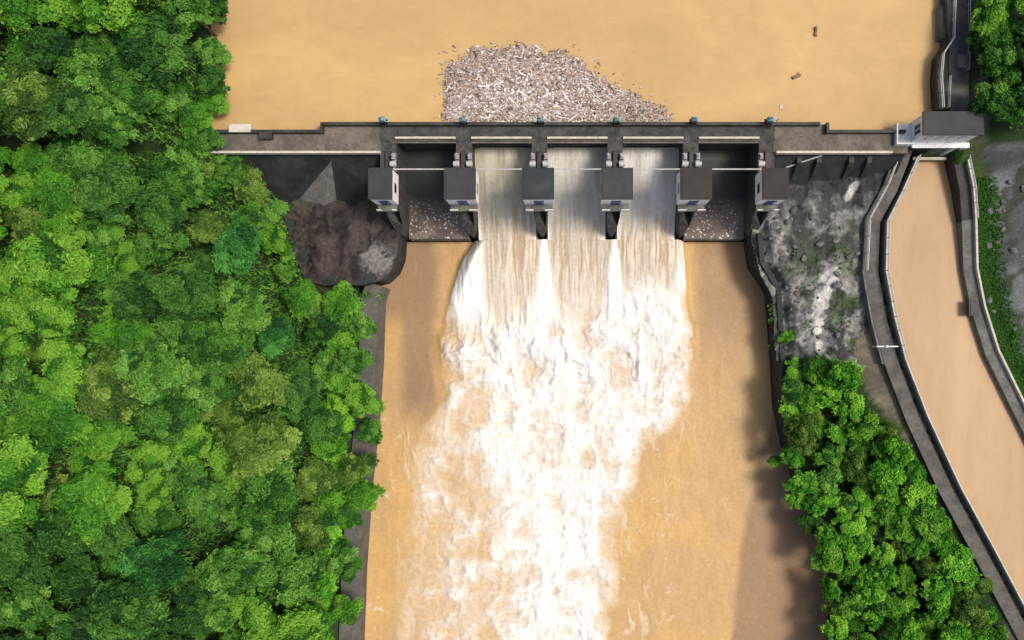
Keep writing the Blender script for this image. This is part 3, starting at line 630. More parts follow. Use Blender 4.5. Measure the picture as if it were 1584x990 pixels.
# ------------------------------------------------------------------ intake house at the head of the canal
def intake():
    h = empty('intake_house', (57, 33.5, 16), label='white flat-roofed intake house over the head of the canal', cat='building')
    x0, x1, y0, y1 = -4.1, 4.4, -1.45, 1.6; H = 4.8
    mb = MB(); t = 0.3
    mb.box((x0, y0, 0), (x0 + t, -0.9, H)); mb.box((x0, 0.6, 0), (x0 + t, y1, H)); mb.box((x0, -0.9, 0), (x0 + t, 0.6, 1.2)); mb.box((x0, -0.9, 3.4), (x0 + t, 0.6, H))
    mb.box((x1 - t, y0, 0), (x1, y1, H)); mb.box((x0 + t, y1 - t, 0), (x1 - t, y1, H)); mb.box((x0 + t, y0, 0), (x1 - t, y0 + t, H)); mb.build('wall', M['white'], h)
    mb = MB(); mb.box((x0 - 0.35, y0 - 0.3, H), (x1 + 0.2, y1 + 0.2, H + 0.35)); mb.build('roof', M['roof'], h, bevel=0.04)
    mb = MB(); mb.box((x0 + 0.08, -0.9, 1.2), (x0 + 0.16, 0.6, 3.4)); wi = mb.build('window', M['glass'], h)
    mb = MB(); mb.box((x0 + 0.02, -0.2, 1.2), (x0 + 0.08, -0.1, 3.4)); mb.build('window_bar', M['white'], wi)
    for k in range(4):
        xx = x0 + 1.2 + 1.7 * k; mb = MB(); mb.box((xx, y0 - 0.05, 1.4), (xx + 0.9, y0 - 0.003, 3.2)); f = mb.build('window', M['galv'], h)
        mb = MB(); mb.box((xx + 0.1, y0 - 0.08, 1.5), (xx + 0.8, y0 - 0.052, 3.1)); mb.build('pane', M['glass'], f)
    mb = MB(); mb.box((x0 - 2.6, y0 - 0.6, -0.4), (x0 - 0.003, y1 - 0.4, 0.02)); mb.build('terrace', M['white'], h)
    mb = MB(); mb.box((x0 - 2.6, y0 - 0.6, 0.02), (x0 - 2.4, y1 - 0.4, 1.1)); mb.box((x0 - 2.4, y0 - 0.6, 0.02), (x0 - 0.003, y0 - 0.4, 1.1)); mb.build('terrace_wall', M['white'], h)
    mb = MB(); mb.box((x0 + 0.2, y0 - 0.9, -0.3), (x1 + 0.6, y0 - 0.003, -0.05)); mb.build('balcony', M['white'], h)
    for xx in (x1 - 1.5, x1 + 0.1):
        mb = MB(); mb.box((xx, y0 - 0.85, -5.5), (xx + 0.4, y0 - 0.45, -0.31)); mb.build('pillar', M['white'], h)
    mb = MB(); mb.box((x0 + 0.2, y0 - 0.2, -12), (-2.2, y1, -0.41)); mb.box((2.9, y0 - 0.2, -12), (x1 - 0.203, y1, -0.41)); mb.box((-2.2, y0 + 1.6, -12), (2.9, y1, -0.41)); mb.build('substructure', M['dark_concrete'], h)
    mb = MB(); mb.box((-2.197, y0 - 0.1, -8.0), (2.897, y0 + 0.1, -0.42)); mb.build('head_gate', M['steel'], h)
    mb = MB(); mb.box((x1 - 0.2, y0, -6), (x1 + 6, y1 + 6, -0.3)); mb.build('foundation', M['grey_concrete'], h)
    return h
intake()

# ------------------------------------------------------------------ walls, roads, rails
def mk(name, mb, m, label, cat, group=None, bevel=0.0): return tag(mb.build(name, m, bevel=bevel), label, cat, group)
# left river wall
pts = [(p.x, p.y) for p in riverL[2:]]
mb = MB(); mb.sweep(pts, [(-0.15, -4), (0.6, 4.4), (3.5, 4.4), (3.5, -4)])
mk('river_wall', mb, M['road'], 'grey concrete river wall between the left forest and the muddy river', 'wall')
# right river wall
pts = [(p.x, p.y) for p in riverR[:7]]
top = [8.6, 7.6, 6.6, 5.8, 5.4, 5.0, 4.5]
mb = MB(); mb.sweep(pts, [[(0.1, -4), (-0.7, t), (-1.5, t + 0.02), (-1.6, -4)] for t in top])
mk('river_wall', mb, M['face'], 'dark river wall below the right end of the dam', 'wall')  # blackness of the shaded side is put into the wall colour
# canal walls
def off(line, d, z):
    P = [Vector((p.x, p.y)) for p in line]; o = []
    for i in range(len(P)):
        a = P[max(i - 1, 0)]; b = P[min(i + 1, len(P) - 1)]; t = (b - a).normalized(); n = Vector((t.y, -t.x)); q = P[i] + n * d; o.append((q.x, q.y, z))
    return o
plL = [(p.x, p.y) for p in canL]; plR = [(p.x, p.y) for p in canR]
mb = MB(); mb.sweep(plL, [(0.25, 5), (0.0, 10.9), (0.55, 10.9), (0.6, 5)]); mk('canal_wall', mb, M['grey_concrete'], 'left wall of the canal beside the service road', 'wall')
mb = MB(); mb.sweep(plL, [(0.2, 10.9), (0.2, 11.55), (0.42, 11.55), (0.42, 10.9)]); mk('kerb_rail', mb, M['pale_concrete'], 'thin pale coping along the left wall of the canal', 'coping')
hz = [12.6, 12.4, 11.6] + [11.0] * 8
mb = MB(); mb.sweep(plR, [[(0.0, 5), (-0.35, z - 0.3), (-2.0, z), (-2.3, z), (-2.5, 5)] for z in hz]); mk('canal_wall', mb, M['grey_concrete'], 'broad right wall of the canal with sloping mossy top', 'wall')
mb = MB(); mb.sweep(plR[:3], [[(0.05, 5), (-0.3, z - 0.2), (-1.9, z + 0.05), (-1.95, z - 0.1), (-1.0, 5)] for z in hz[:3]]); mk('wing_wall', mb, M['dark_concrete'], 'flared wing wall right of the canal head, coloured dark for shade', 'wall')  # shade of the flared inner face, put on as a darker concrete
mb = MB(); mb.sweep(plR, [[(-2.0, z), (-2.0, z + 0.7), (-2.32, z + 0.7), (-2.32, z - 0.4)] for z in hz]); mk('kerb_rail', mb, M['pale_concrete'], 'pale coping along the outer edge of the right canal wall', 'coping')
# beam across the canal head
a, b_ = W(1413, 245, 11.4), W(1464, 245, 11.4); mb = MB(); mb.box((a.x, a.y - 0.2, 10.9), (b_.x, a.y + 0.2, 11.4))
mk('cross_beam', mb, M['pale_concrete'], 'pale concrete beam across the head of the canal', 'beam')
# road beside the canal
def strip(name, line, d0, d1, zs, m, kind='structure'):
    l = off(line, d0, 0); r = off(line, d1, 0); V = []; F = []
    for i, (p, q) in enumerate(zip(l, r)): V += [(p[0], p[1], zs[i]), (q[0], q[1], zs[i])]
    n = len(line)
    for i in range(n - 1): F.append((2 * i, 2 * i + 1, 2 * i + 3, 2 * i + 2))
    V2 = [(x, y, z - 1.2) for x, y, z in V]; k = len(V)
    F2 = [tuple(j + k for j in reversed(f)) for f in F] + [(2 * i, 2 * i + 2, 2 * i + 2 + k, 2 * i + k) for i in range(n - 1)] + [(2 * i + 1 + k, 2 * i + 3 + k, 2 * i + 3, 2 * i + 1) for i in range(n - 1)] + [(0, k, k + 1, 1), (2 * n - 2, 2 * n - 1, 2 * n - 1 + k, 2 * n - 2 + k)]
    mb = MB(); mb.add(V + V2, F + F2); o = mb.build(name, m); return tag(o, kind=kind)
CLr = [W(x, y, 10.3) for x, y in CAN_L]; CLr[0] = W(1412, 240, 10.3)
strip('service_road', CLr, 0.9, 3.1, [12.2, 11.4, 10.6] + [10.25] * 3 + [10.1] * 5, M['road'])
rl = off(CLr[:6], 3.2, 0)
mb = MB(); mb.sweep([(p[0], p[1]) for p in rl], [[(-0.0, 4), (-0.0, z), (0.3, z), (0.5, 4)] for z in (12.9, 12.1, 11.0, 10.55, 10.4, 10.3)]); mk('kerb', mb, M['grey_concrete'], 'grey kerb wall between the service road and the rocky slope', 'kerb')

def handrail(pts, label, h=1.1, r=0.06, step=2.2):
    p0 = Vector(pts[0]); o = empty('handrail', p0, label=label, cat='handrail'); P = [Vector(p) - p0 for p in pts]
    mb = MB(); mb.chain([p + Vector((0, 0, h)) for p in P], r, 6); mb.chain([p + Vector((0, 0, h * 0.5)) for p in P], r * 0.7, 5); mb.build('rail', M['galv'], o)
    mb = MB(); mb.tube((0, 0, 0), (0, 0, h), r * 0.9, 6); pm = mb.mesh('post'); pm.materials.append(M['galv'])
    for a, b in zip(P[:-1], P[1:]):
        n = max(1, int((b - a).length / step))
        for k in range(n):
            q = link_mesh('post', pm, None, o); q.location = a + (b - a) * (k / n)
    return o
handrail([(p[0], p[1], z) for p, z in zip(off(CLr[:4], 3.05, 0), (12.9, 12.1, 11.0, 10.55))], 'thin metal handrail along the kerb of the service road below the dam', r=0.09)
handrail([(p[0], p[1], z) for p, z in zip(off(canL[:6], 0.3, 0), [11.55] * 6)], 'thin metal handrail on the left canal wall near the intake', 0.9, r=0.08)
handrail([(p[0], p[1], z + 0.7) for p, z in zip(off(canR[:3], -2.15, 0), hz)], 'thin metal handrail on the right canal wall near the intake', 0.7, r=0.08)
# bank path up the right side of the reservoir
PATH = [W(1487, 176, 17), W(1484, 130, 17), W(1485, 60, 17), W(1482, 0, 17), W(1480, -90, 17)]
strip('bank_path', PATH, -1.6, 1.4, [17.0] * 5, M['road'])
HR = [W(1456, 168, 17), W(1453, 120, 17), W(1456, 85, 17), W(1472, 62, 17), W(1474, 0, 17), W(1474, -60, 17)]
mb = MB(); mb.prism([(p.x - 0.4, p.y) for p in HR] + [(HR[-1].x + 3.5, HR[-1].y), (HR[0].x + 3.5, HR[0].y)], 6, 16.9); mk('bank_wall', mb, M['dark_concrete'], 'dark concrete bank wall holding the path beside the reservoir', 'wall')
handrail([p - Vector((0, 0, 0.1)) for p in HR], 'pale metal handrail between the bank path and the reservoir', r=0.1)
handrail([W(1494, 110, 17.0), W(1496, 60, 17.0), W(1496, -40, 17.0)], 'metal handrail on the landward side of the bank path', r=0.08)
handrail([W(1464, 168, 16.9), W(1466, 120, 16.9)], 'short metal handrail next to the bank path steps', r=0.07)
mb = MB(); p = W(1486, 98, 17); mb.box((p.x - 0.75, p.y - 1.0, 17), (p.x + 0.75, p.y + 1.0, 18.2)); mb.box((p.x - 0.4, p.y - 0.5, 18.2), (p.x + 0.4, p.y + 0.5, 18.3), 0)
mk('equipment_box', mb, M['grey_concrete'], 'grey equipment box standing on the bank path above the intake', 'box', bevel=0.04)

# ------------------------------------------------------------------ rocky ground below the right wing
RC = [(1164, 300), (1400, 236), (1345, 345), (1343, 420), (1352, 490), (1368, 560), (1300, 580), (1206, 560), (1200, 462), (1178, 425), (1164, 372)]
def outcrop():
    poly = [tuple(W(x, y, 8).to_2d()) for x, y in RC]
    gx = np.arange(29, 58, 0.18); gy = np.arange(-6, 31, 0.18); X, Y = np.meshgrid(gx, gy)
    keep = inpoly(X, Y, poly)
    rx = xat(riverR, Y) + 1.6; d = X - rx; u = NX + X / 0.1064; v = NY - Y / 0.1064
    z = 6.6 + 0.10 * np.clip(Y - 0, 0, 30) + 0.12 * np.clip(d, 0, 20) + 1.8 * (fbm(X / 4, Y / 4, 101) - 0.5) + 1.1 * (ridge(X / 2, Y / 2, 102, 5) - 0.5)
    z = z - 1.4 * ss(1.6, 0.0, d); z = np.where(X > xat(CLr, Y) - 4, np.minimum(z, 9.7 + 0.13 * np.clip(Y - 18, 0, 20)), z)
    n1 = fbm(X / 2.2, Y / 2.2, 103, 5); n2 = fbm(X / 0.7, Y / 0.7, 104, 4, 0.65); n3 = fbm(X / 5, Y / 5, 105, 3)
    col = cmix(np.zeros(X.shape + (3,)) + np.array([0.065, 0.066, 0.063]), (0.20, 0.197, 0.185), ss(0.36, 0.6, n1))
    col = cmix(col, (0.29, 0.29, 0.275), ss(0.5, 0.68, n2) * ss(0.35, 0.6, n1))
    col = cmix(col, (0.025, 0.028, 0.026), ss(0.52, 0.64, fbm(X / 1.8, Y / 1.8, 106)) * 0.55)
    col = cmix(col, (0.04, 0.085, 0.02), ss(0.5, 0.62, fbm(X / 2.6, Y / 2.6, 107)) * ss(330, 420, v) * 0.45)
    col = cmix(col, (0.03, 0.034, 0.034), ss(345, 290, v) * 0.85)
    for (pu, pv, ru, rv, rot) in ((1272, 455, 13, 46, 0.18), (1308, 300, 7, 16, 0.5), (1285, 425, 12, 12, 0), (1268, 500, 8, 9, 0), (1270, 535, 8, 12, 0), (1215, 455, 26, 16, 0.4), (1235, 440, 4, 30, 0.5)):
        du, dv = u - pu, v - pv; a = du * math.cos(rot) + dv * math.sin(rot); b = -du * math.sin(rot) + dv * math.cos(rot)
        k = ss(1.15, 0.6, np.hypot(a / ru, b / rv) + 0.9 * (n2 - 0.5)); col = cmix(col, (0.55, 0.54, 0.51), k * (0.8 if pu > 1240 else 0.25))
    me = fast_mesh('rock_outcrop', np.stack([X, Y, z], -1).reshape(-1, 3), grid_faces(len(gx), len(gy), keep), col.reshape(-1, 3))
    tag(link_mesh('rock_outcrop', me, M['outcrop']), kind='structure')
    return lambda x, y: float(z[np.argmin(abs(gy - y)), np.argmin(abs(gx - x))])
oz = outcrop()

def rock_mesh(seed):
    bm = bmesh.new(); bmesh.ops.create_icosphere(bm, subdivisions=2, radius=1.0); r = random.Random(seed)
    ph = [Vector((r.gauss(0, 1), r.gauss(0, 1), r.gauss(0, 1))).normalized() for _ in range(7)]; hh = [r.uniform(0.5, 0.85) for _ in ph]
    for vt in bm.verts:
        p = vt.co.copy()
        for n_, h_ in zip(ph, hh):
            d = p.dot(n_) - h_
            if d > 0: p -= n_ * d * 0.9
        vt.co = Vector((p.x * 1.2, p.y * 0.9, p.z * 0.7))
    me = bpy.data.meshes.new('boulder'); bm.to_mesh(me); bm.free(); me.materials.append(M['rock']); return me
RM = [rock_mesh(k) for k in range(6)]
def boulder(x, y, z, s, label, group=None, me=None):
    o = bpy.data.objects.new('boulder', me or random.choice(RM)); C.objects.link(o); o.location = (x, y, z); o.scale = (s, s, s * random.uniform(0.7, 1.1)); o.rotation_euler = (random.uniform(-.3, .3), random.uniform(-.3, .3), random.uniform(0, 6.28))
    return tag(o, label, 'boulder', group)
for k in range(60):
    px, py = random.uniform(1185, 1340), random.uniform(325, 545); p = W(px, py, 8.5)
    if not inpoly(np.array([px]), np.array([py]), RC)[0]: continue
    boulder(p.x, p.y, oz(p.x, p.y) + 0.1, random.choice([0.25, 0.3, 0.4, 0.6]), 'grey boulder on the rocky slope below the right end of the dam', 'boulders on the right rocky slope')
PM = [rock_mesh(20 + k) for k in range(3)]
for me in PM: me.materials.clear(); me.materials.append(M['pale_rock'])
for px, py, s, lab in ((1424, 659, 0.95, 'pale boulder on bare earth between the island trees and the canal, upper one'), (1466, 757, 0.8, 'pale boulder on bare earth between the island trees and the canal, lower one'), (1270, 512, 0.8, 'pale boulder among grey rocks just above the island trees')):
    p = W(px, py, 9.6); boulder(p.x, p.y, 9.4 if px > 1300 else oz(p.x, p.y) + 0.2, s, lab, None, PM[0])
# grey rubble on the far right slope
for k in range(36):
    px, py = random.uniform(1535, 1590), random.uniform(215, 540)
    p = W(px, py, 12); g = 10.6 + 0.28 * max(0, p.x - float(xat(canR, p.y)) - 4.4)
    boulder(p.x, p.y, g, random.choice([0.3, 0.4, 0.5, 0.7]), 'grey boulder on the bare slope right of the canal', 'boulders on the far right slope')
# white steel frame beside the canal
fr = empty('lifting_frame', W(1366, 536, 10.3), label='small white metal lifting frame beside the left canal wall above the island trees', cat='frame')
for s in (-1.6, 1.4):
    mb = MB(); mb.tube((s, 0, -0.3), (s, 0, 2.0), 0.1, 6); mb.build('post', M['white'], fr)
mb = MB(); mb.box((-1.8, -0.09, 2.0), (1.6, 0.09, 2.14)); mb.build('crossbar', M['white'], fr)
mb = MB(); mb.tube((-0.3, -0.2, 2.3), (-0.3, 0.2, 2.3), 0.22, 10); mb.build('pulley', M['white'], fr)
# dark hatch put where the right canal wall has a dark spot
p = W(1505, 477, 11.2); mb = MB(); mb.box((p.x - 0.8, p.y - 1.2, 10.6), (p.x + 0.8, p.y + 1.2, 11.5)); mb.box((p.x - 0.6, p.y - 1.0, 11.5), (p.x + 0.6, p.y + 1.0, 11.6))
mk('placeholder', mb, M['steel'], 'dark hatch on top of the right canal wall', 'placeholder', bevel=0.03)

# ------------------------------------------------------------------ floating debris held against the dam
DEB = [(683, 168), (690, 130), (698, 95), (735, 78), (800, 74), (850, 82), (885, 90), (915, 112), (950, 134), (985, 153), (1022, 174), (1034, 198), (690, 198)]
def debris():
    poly = [tuple(W(x, y, ZR).to_2d()) for x, y in DEB]
    gx = np.arange(-21, 16, 0.2); gy = np.arange(34.2, 48.5, 0.2); X, Y = np.meshgrid(gx, gy)
    d = pdist(X, Y, poly) * np.where(inpoly(X, Y, poly), 1, -1) + 2.6 * (fbm(X / 1.8, Y / 1.8, 111) - 0.5)
    z = ZR + 0.03 + 0.28 * ss(0, 1.2, d) * (0.3 + fbm(X / 0.8, Y / 0.8, 112))
    col = cmix(np.zeros(X.shape + (3,)) + np.array([0.25, 0.19, 0.155]), (0.37, 0.31, 0.285), ss(0.35, 0.65, fbm(X / 2, Y / 2, 113)))
    V = [np.stack([X, Y, z], -1).reshape(-1, 3)]; F = [grid_faces(len(gx), len(gy), d > 0)]; K = [col.reshape(-1, 3)]; nb = len(V[0])
    pal = np.array([[0.24, 0.175, 0.13], [0.33, 0.26, 0.22], [0.38, 0.32, 0.29], [0.43, 0.37, 0.345], [0.52, 0.47, 0.45], [0.74, 0.71, 0.69], [0.12, 0.09, 0.07], [0.42, 0.31, 0.20]])
    cnt = 0
    while cnt < 8500:
        x, y = rng.uniform(-21, 16), rng.uniform(34.6, 48)
        i, j = min(int((x + 21) / 0.2), len(gx) - 1), min(int((y - 34.2) / 0.2), len(gy) - 1)
        if d[j, i] < (rng.uniform(-0.5, 0.6) if rng.random() > 0.03 else -2.2): continue
        cw = math.exp(-((x + 5) / 9) ** 2 - ((y - 38.5) / 5) ** 2)
        L = 0.8 * rng.choice([0.25, 0.4, 0.6, 1.0, 1.7, 2.8], p=[.45, .32, .13, .06, .03, .01]); wd = L * rng.uniform(0.1, 0.25) if L > 0.5 else L * rng.uniform(0.3, 0.9); wd = min(wd, 0.28)
        a = rng.normal(0.05, 0.75); c, s = math.cos(a), math.sin(a); h = rng.uniform(0.05, 0.16); zz = max(z[j, i], ZR) + rng.uniform(-0.02, 0.14); tl = rng.normal(0, 0.05) * L
        P = []
        for dz in (0, h):
            for sx, sy in ((-1, -1), (1, -1), (1, 1), (-1, 1)):
                lx, ly = sx * L / 2, sy * wd / 2 * (0.7 if sx > 0 else 1); P.append((x + lx * c - ly * s, y + lx * s + ly * c, zz + dz + tl * sx))
        pw = np.array([.16, .2, .2, .12 + .15 * cw, .07 + .25 * cw, .02 + .28 * cw, .09, .1]); pw /= pw.sum()
        V.append(np.array(P)); F.append(np.array([(4, 5, 6, 7), (0, 1, 5, 4), (1, 2, 6, 5), (2, 3, 7, 6), (3, 0, 4, 7)]) + nb); K.append(np.repeat(pal[rng.choice(8, p=pw)][None], 8, 0)); nb += 8; cnt += 1
    me = fast_mesh('floating_debris', np.concatenate(V), np.concatenate(F), np.concatenate(K), False)
    o = link_mesh('floating_debris', me, tinted('sodden_debris', 0.8, 6, 0.03, grain=0.2))
    tag(o, 'raft of grey sticks, planks and pale litter floating against the dam', 'debris', kind='stuff')
debris()
for px, py, L, a, lab in ((1262, 49, 1.5, 1.4, 'dark drift log floating alone near the top of the reservoir'), (1232, 119, 1.4, 0.3, 'dark drift log floating alone above the right end of the bridge')):
    p = W(px, py, ZR); mb = MB(); mb.tube((-L / 2, 0, 0), (L / 2, 0.1, 0.05), 0.3, 8, 0, 0.2); mb.tube((0.1, 0, 0.1), (0.5, 0.6, 0.2), 0.1, 6, 0, 0.05)
    o = mb.build('drift_log', M['wood']); o.location = p + Vector((0, 0, 0.06)); o.rotation_euler.z = a; tag(o, lab, 'log', 'drift logs on the reservoir')

# ------------------------------------------------------------------ trees
def crown_mesh(name, seed, Rr, Hh, nl, m, leaf, lm, flat=0.6, up=0.25):
    r = np.random.default_rng(seed); cs = []; t = 0
    while len(cs) < nl and t < 4000:
        t += 1; a = r.uniform(0, 2 * math.pi); rho = math.sqrt(r.uniform(0, 1)) * (0.74 + 0.2 * math.sin(3 * a + seed) * math.sin(a + 2 * seed)); zz = (math.sqrt(max(0.0, 1 - rho ** 2)) * r.uniform(0.35, 1.05))
        c = np.array([rho * math.cos(a) * Rr * r.uniform(0.85, 1.1), rho * math.sin(a) * Rr, zz * Hh])
        lr = Rr * r.choice([0.15, 0.22, 0.30, 0.40], p=[.3, .3, .25, .15]) * r.uniform(0.85, 1.15)
        if all(np.linalg.norm(c - q[0]) > 0.55 * min(lr, q[1]) + 0.11 * Rr for q in cs): cs.append((c, lr, float(np.clip(r.normal(0.5, 0.3), 0.02, 0.98))))
    V = []; K = []
    for c, lr, tn in cs:
        k = int(m * (lr / (0.31 * Rr)) ** 1.8) + 30
        d = r.normal(size=(k, 3)); d /= np.linalg.norm(d, axis=1)[:, None]; d[:, 2] = np.where(d[:, 2] < -0.25, -d[:, 2], d[:, 2])
        bumpy = 0.82 + 0.22 * np.sin(d[:, 0] * 7 + c[0]) * np.sin(d[:, 1] * 7 + c[1]) + r.normal(-0.03, 0.17, k)
        p = c + d * (lr * bumpy)[:, None] * np.array([1, 1, flat + 0.15])
        nrm = d + np.array([0, 0, up]) + r.normal(size=(k, 3)) * 0.4; nrm /= np.linalg.norm(nrm, axis=1)[:, None]
        t1 = np.cross(nrm, r.normal(size=(k, 3))); t1 /= np.linalg.norm(t1, axis=1)[:, None]; t2 = np.cross(nrm, t1)
        L = (leaf * r.uniform(0.5, 1.6, k))[:, None]; Wd = L * r.uniform(0.35, 0.55, k)[:, None]; dr = nrm * L * 0.18
        V.append(np.stack([p - t1 * L / 2 - dr, p + t2 * Wd / 2, p + t1 * L / 2 - dr, p - t2 * Wd / 2], 1).reshape(-1, 3))
        K.append(np.repeat(np.clip(tn + r.normal(0, 0.12, k), 0, 1)[:, None], 4, 0))
    V = np.concatenate(V); K = np.repeat(np.concatenate(K), 3, 1); F = np.arange(len(V)).reshape(-1, 4)
    me = fast_mesh(name, V, F, K, False); me.materials.append(lm); return me, cs
def trunk_mesh(H, r, cs, seed):
    rr = random.Random(seed); mb = MB(); p = [Vector((0, 0, -1.5)), Vector((rr.uniform(-.2, .2), rr.uniform(-.2, .2), H * 0.5)), Vector((rr.uniform(-.4, .4), rr.uniform(-.4, .4), H * 0.95))]
    mb.tube(p[0], p[1], r, 8, 0, r * 0.75); mb.tube(p[1], p[2], r * 0.75, 8, 0, r * 0.45)
    for c, lr, _ in cs[:9]: mb.tube(p[1] + (p[2] - p[1]) * rr.uniform(0.2, 0.9), Vector(c) + Vector((0, 0, H)), r * 0.35, 5, 0, r * 0.1)
    me = mb.mesh('trunk'); me.materials.append(M['bark']); return me
PROTO = {}
def proto(kind, seed, Rr, Hh, H, nl, m, leaf, lm, up=0.25):
    cm, cs = crown_mesh('crown', seed, Rr, Hh, nl, m, leaf, lm, 0.6, up); tm = trunk_mesh(H, 0.28 * Rr / 4.5, cs, seed)
    t = empty('broadleaf_tree', (0, 0, -500)); k = link_mesh('trunk', tm, None, t); c = link_mesh('crown', cm, None, t); c.location = (0, 0, H)
    PROTO.setdefault(kind, []).append([t, False])
sd_ = 1
for kind in ('dark', 'mid', 'olive', 'bright', 'teal'):
    for v_ in range({'mid': 4, 'olive': 3, 'dark': 3}.get(kind, 2)):
        proto(kind, 200 + sd_, 4.6, 4.0 + 0.5 * (sd_ % 3), 6.0, 34 + 4 * (sd_ % 4), 330, 0.56, LEAF[kind]); sd_ += 1
for kind in ('dark', 'mid', 'bright'):
    for v_ in range(3):
        proto('bush_' + kind, 300 + sd_, 2.7, 1.9 + 0.5 * v_, 2.6, 22 + 8 * v_, 230, (0.42, 0.6, 0.5)[v_], LEAF[{'dark': 'mid', 'mid': 'bright', 'bright': 'lush'}[kind]], 0.6); sd_ += 1
def plant(kind, x, y, z, s, label, group=None, rz=None):
    e = random.choice(PROTO[kind]); t = e[0] if not e[1] else copy_tree(e[0]); e[1] = True
    t.location = (x, y, z); sx = s * random.uniform(0.82, 1.18); t.scale = (sx, s * random.uniform(0.88, 1.12), s * random.uniform(0.85, 1.15)); t.rotation_euler = (0, 0, random.uniform(0, 6.28) if rz is None else rz)
    TREES.append(t); return tag(t, label, 'tree', group)
TREES = []
def gz_left(x, y):
    up = y > 31.5; xl = -55.5 if up else float(np.interp(y, [8.5, 12, 20, 30, 31.5], [-38, -42, -47, -53, -56])) if y > 8.5 else float(xat(riverL, y)) - 1
    A = (np.array([x]), np.array([y])); n = float(fbm(A[0] / 9, A[1] / 9, 5)[0]) - 0.5
    return (15.2 if up else 4.6 + 4.4 * float(ss(10, 28, np.array(y)))) + 0.22 * max(0, xl - x) + 2.5 * n * float(ss(0, 8, np.array(xl - x)))
def scatter(poly_px, zc, rad, spacing, inset, tries=6000, seed=3):
    r = random.Random(seed); poly = [tuple(W(x, y, zc).to_2d()) for x, y in poly_px]; xs = [p[0] for p in poly]; ys = [p[1] for p in poly]; out = []
    for _ in range(tries):
        x, y = r.uniform(min(xs), max(xs)), r.uniform(min(ys), max(ys)); s = r.uniform(*rad)
        A = (np.array([x]), np.array([y]))
        if not inpoly(*A, poly)[0]: continue
        d = pdist(*A, poly)[0]
        if d < inset * s: continue
        if all(math.hypot(x - a, y - b) > spacing * (s + c) / 2 for a, b, c, _ in out): out.append((x, y, s, d))
    return out
# singled-out trees first
SPECIAL = [(522, 470, 13, 'bright', 0.78, 'fresh bright-green tree at the lower edge of the left concrete apron'), (300, 180, 20, 'bright', 0.62, 'fresh yellow-green tree at the reservoir edge just left of the dam'),
           (375, 385, 14, 'teal', 0.85, 'blue-green tree left of the concrete apron'), (262, 862, 16, 'teal', 1.05, 'dark blue-green tree low in the left forest'), (428, 520, 13, 'teal', 0.7, 'blue-green tree among lighter crowns below the apron'),
           (300, 25, 22, 'mid', 0.9, 'mid-green tree leaning over the reservoir at the top of the left bank')]
placed = []; PROTO_LATE = []
for px, py, zc, kind, s, lab in SPECIAL:
    p = W(px, py, zc); plant(kind, p.x, p.y, max(gz_left(p.x, p.y), zc - 9) + 0.4, s, lab); placed.append((p.x, p.y, s * 4.6))
for n, (px, py, zc, s_, kd) in enumerate(((352, 262, 15, 0.6, 'mid'), (392, 292, 13, 0.62, 'olive'), (418, 330, 12, 0.6, 'mid'), (424, 372, 11, 0.55, 'bright'), (440, 412, 11, 0.55, 'mid'), (470, 462, 11, 0.6, 'bright'), (384, 345, 14, 0.7, 'mid'), (330, 232, 19, 0.55, 'mid'), (322, 120, 21, 0.6, 'dark'), (316, 75, 21, 0.6, 'mid'), (318, 150, 20, 0.5, 'bright'), (312, 210, 20, 0.5, 'mid'), (322, 5, 21, 0.6, 'dark'), (262, 226, 22, 0.8, 'mid'), (292, 206, 21, 0.6, 'bright'), (302, 240, 20, 0.65, 'olive'), (325, 255, 18, 0.6, 'mid'), (480, 470, 11, 0.5, 'mid'), (500, 505, 11, 0.65, 'dark'), (556, 505, 10, 0.5, 'mid'), (572, 668, 10, 0.5, 'mid'), (548, 725, 10, 0.6, 'olive'), (538, 800, 10, 0.6, 'bright'), (534, 870, 10, 0.6, 'mid'), (536, 945, 10, 0.65, 'bright'), (545, 560, 11, 0.7, 'mid'), (556, 620, 11, 0.65, 'bright'))):
    p = W(px, py, zc); g = gz_left(p.x, p.y) + 0.2 if p.y < 31 else 14.0
    w_ = 'on the left bank of the reservoir' if py < 215 else 'at the forest edge above the river wall' if py > 500 else 'at the forest edge left of the apron'
    PROTO_LATE.append((kd, p.x, p.y, g, s_, w_)); placed.append((p.x, p.y, s_ * 4.6))
def kindof(x, y):
    n = 0.65 * float(fbm(np.array([x / 16]), np.array([y / 16]), 121, 2)[0]) + 0.35 * random.random()
    return 'dark' if n < 0.39 else 'mid' if n < 0.57 else 'olive' if n < 0.61 else 'bright'
LAB = {'dark': 'dark green', 'mid': 'mid-green', 'olive': 'olive-green', 'bright': 'fresh bright-green'}
for kd, x, y, g, s_, w_ in PROTO_LATE: plant(kd, x, y, g, s_, f'{LAB[kd]} tree {w_}', f'{LAB[kd]} trees {w_}')
for x, y, s, d in scatter(LEFT_CANOPY, 15, (3.0, 5.6), 1.17, 0.84, 16000):
    if any(math.hypot(x - a, y - b) < 0.62 * (s + c) for a, b, c in placed): continue
    g = gz_left(x, y); z = g + random.uniform(-3.5, 1.5); k = kindof(x, y)
    if d < 6: where = 'on the left bank of the reservoir' if y > 31 else 'at the forest edge above the river wall' if y < 8 else 'at the forest edge left of the apron'
    else: where = next(t for lim, t in ((36, 'in left forest by the reservoir'), (23, 'in left forest level with hoist houses'), (8, 'in left forest level with the apron'), (-8, 'in left forest level with first foam'), (-24, 'in left forest level with white rapids'), (-999, 'in the lowest left forest')) if y > lim)
    plant(k, x, y, z, s / 4.6, f'{LAB[k]} tree {where}', f'{LAB[k]} trees {where}')
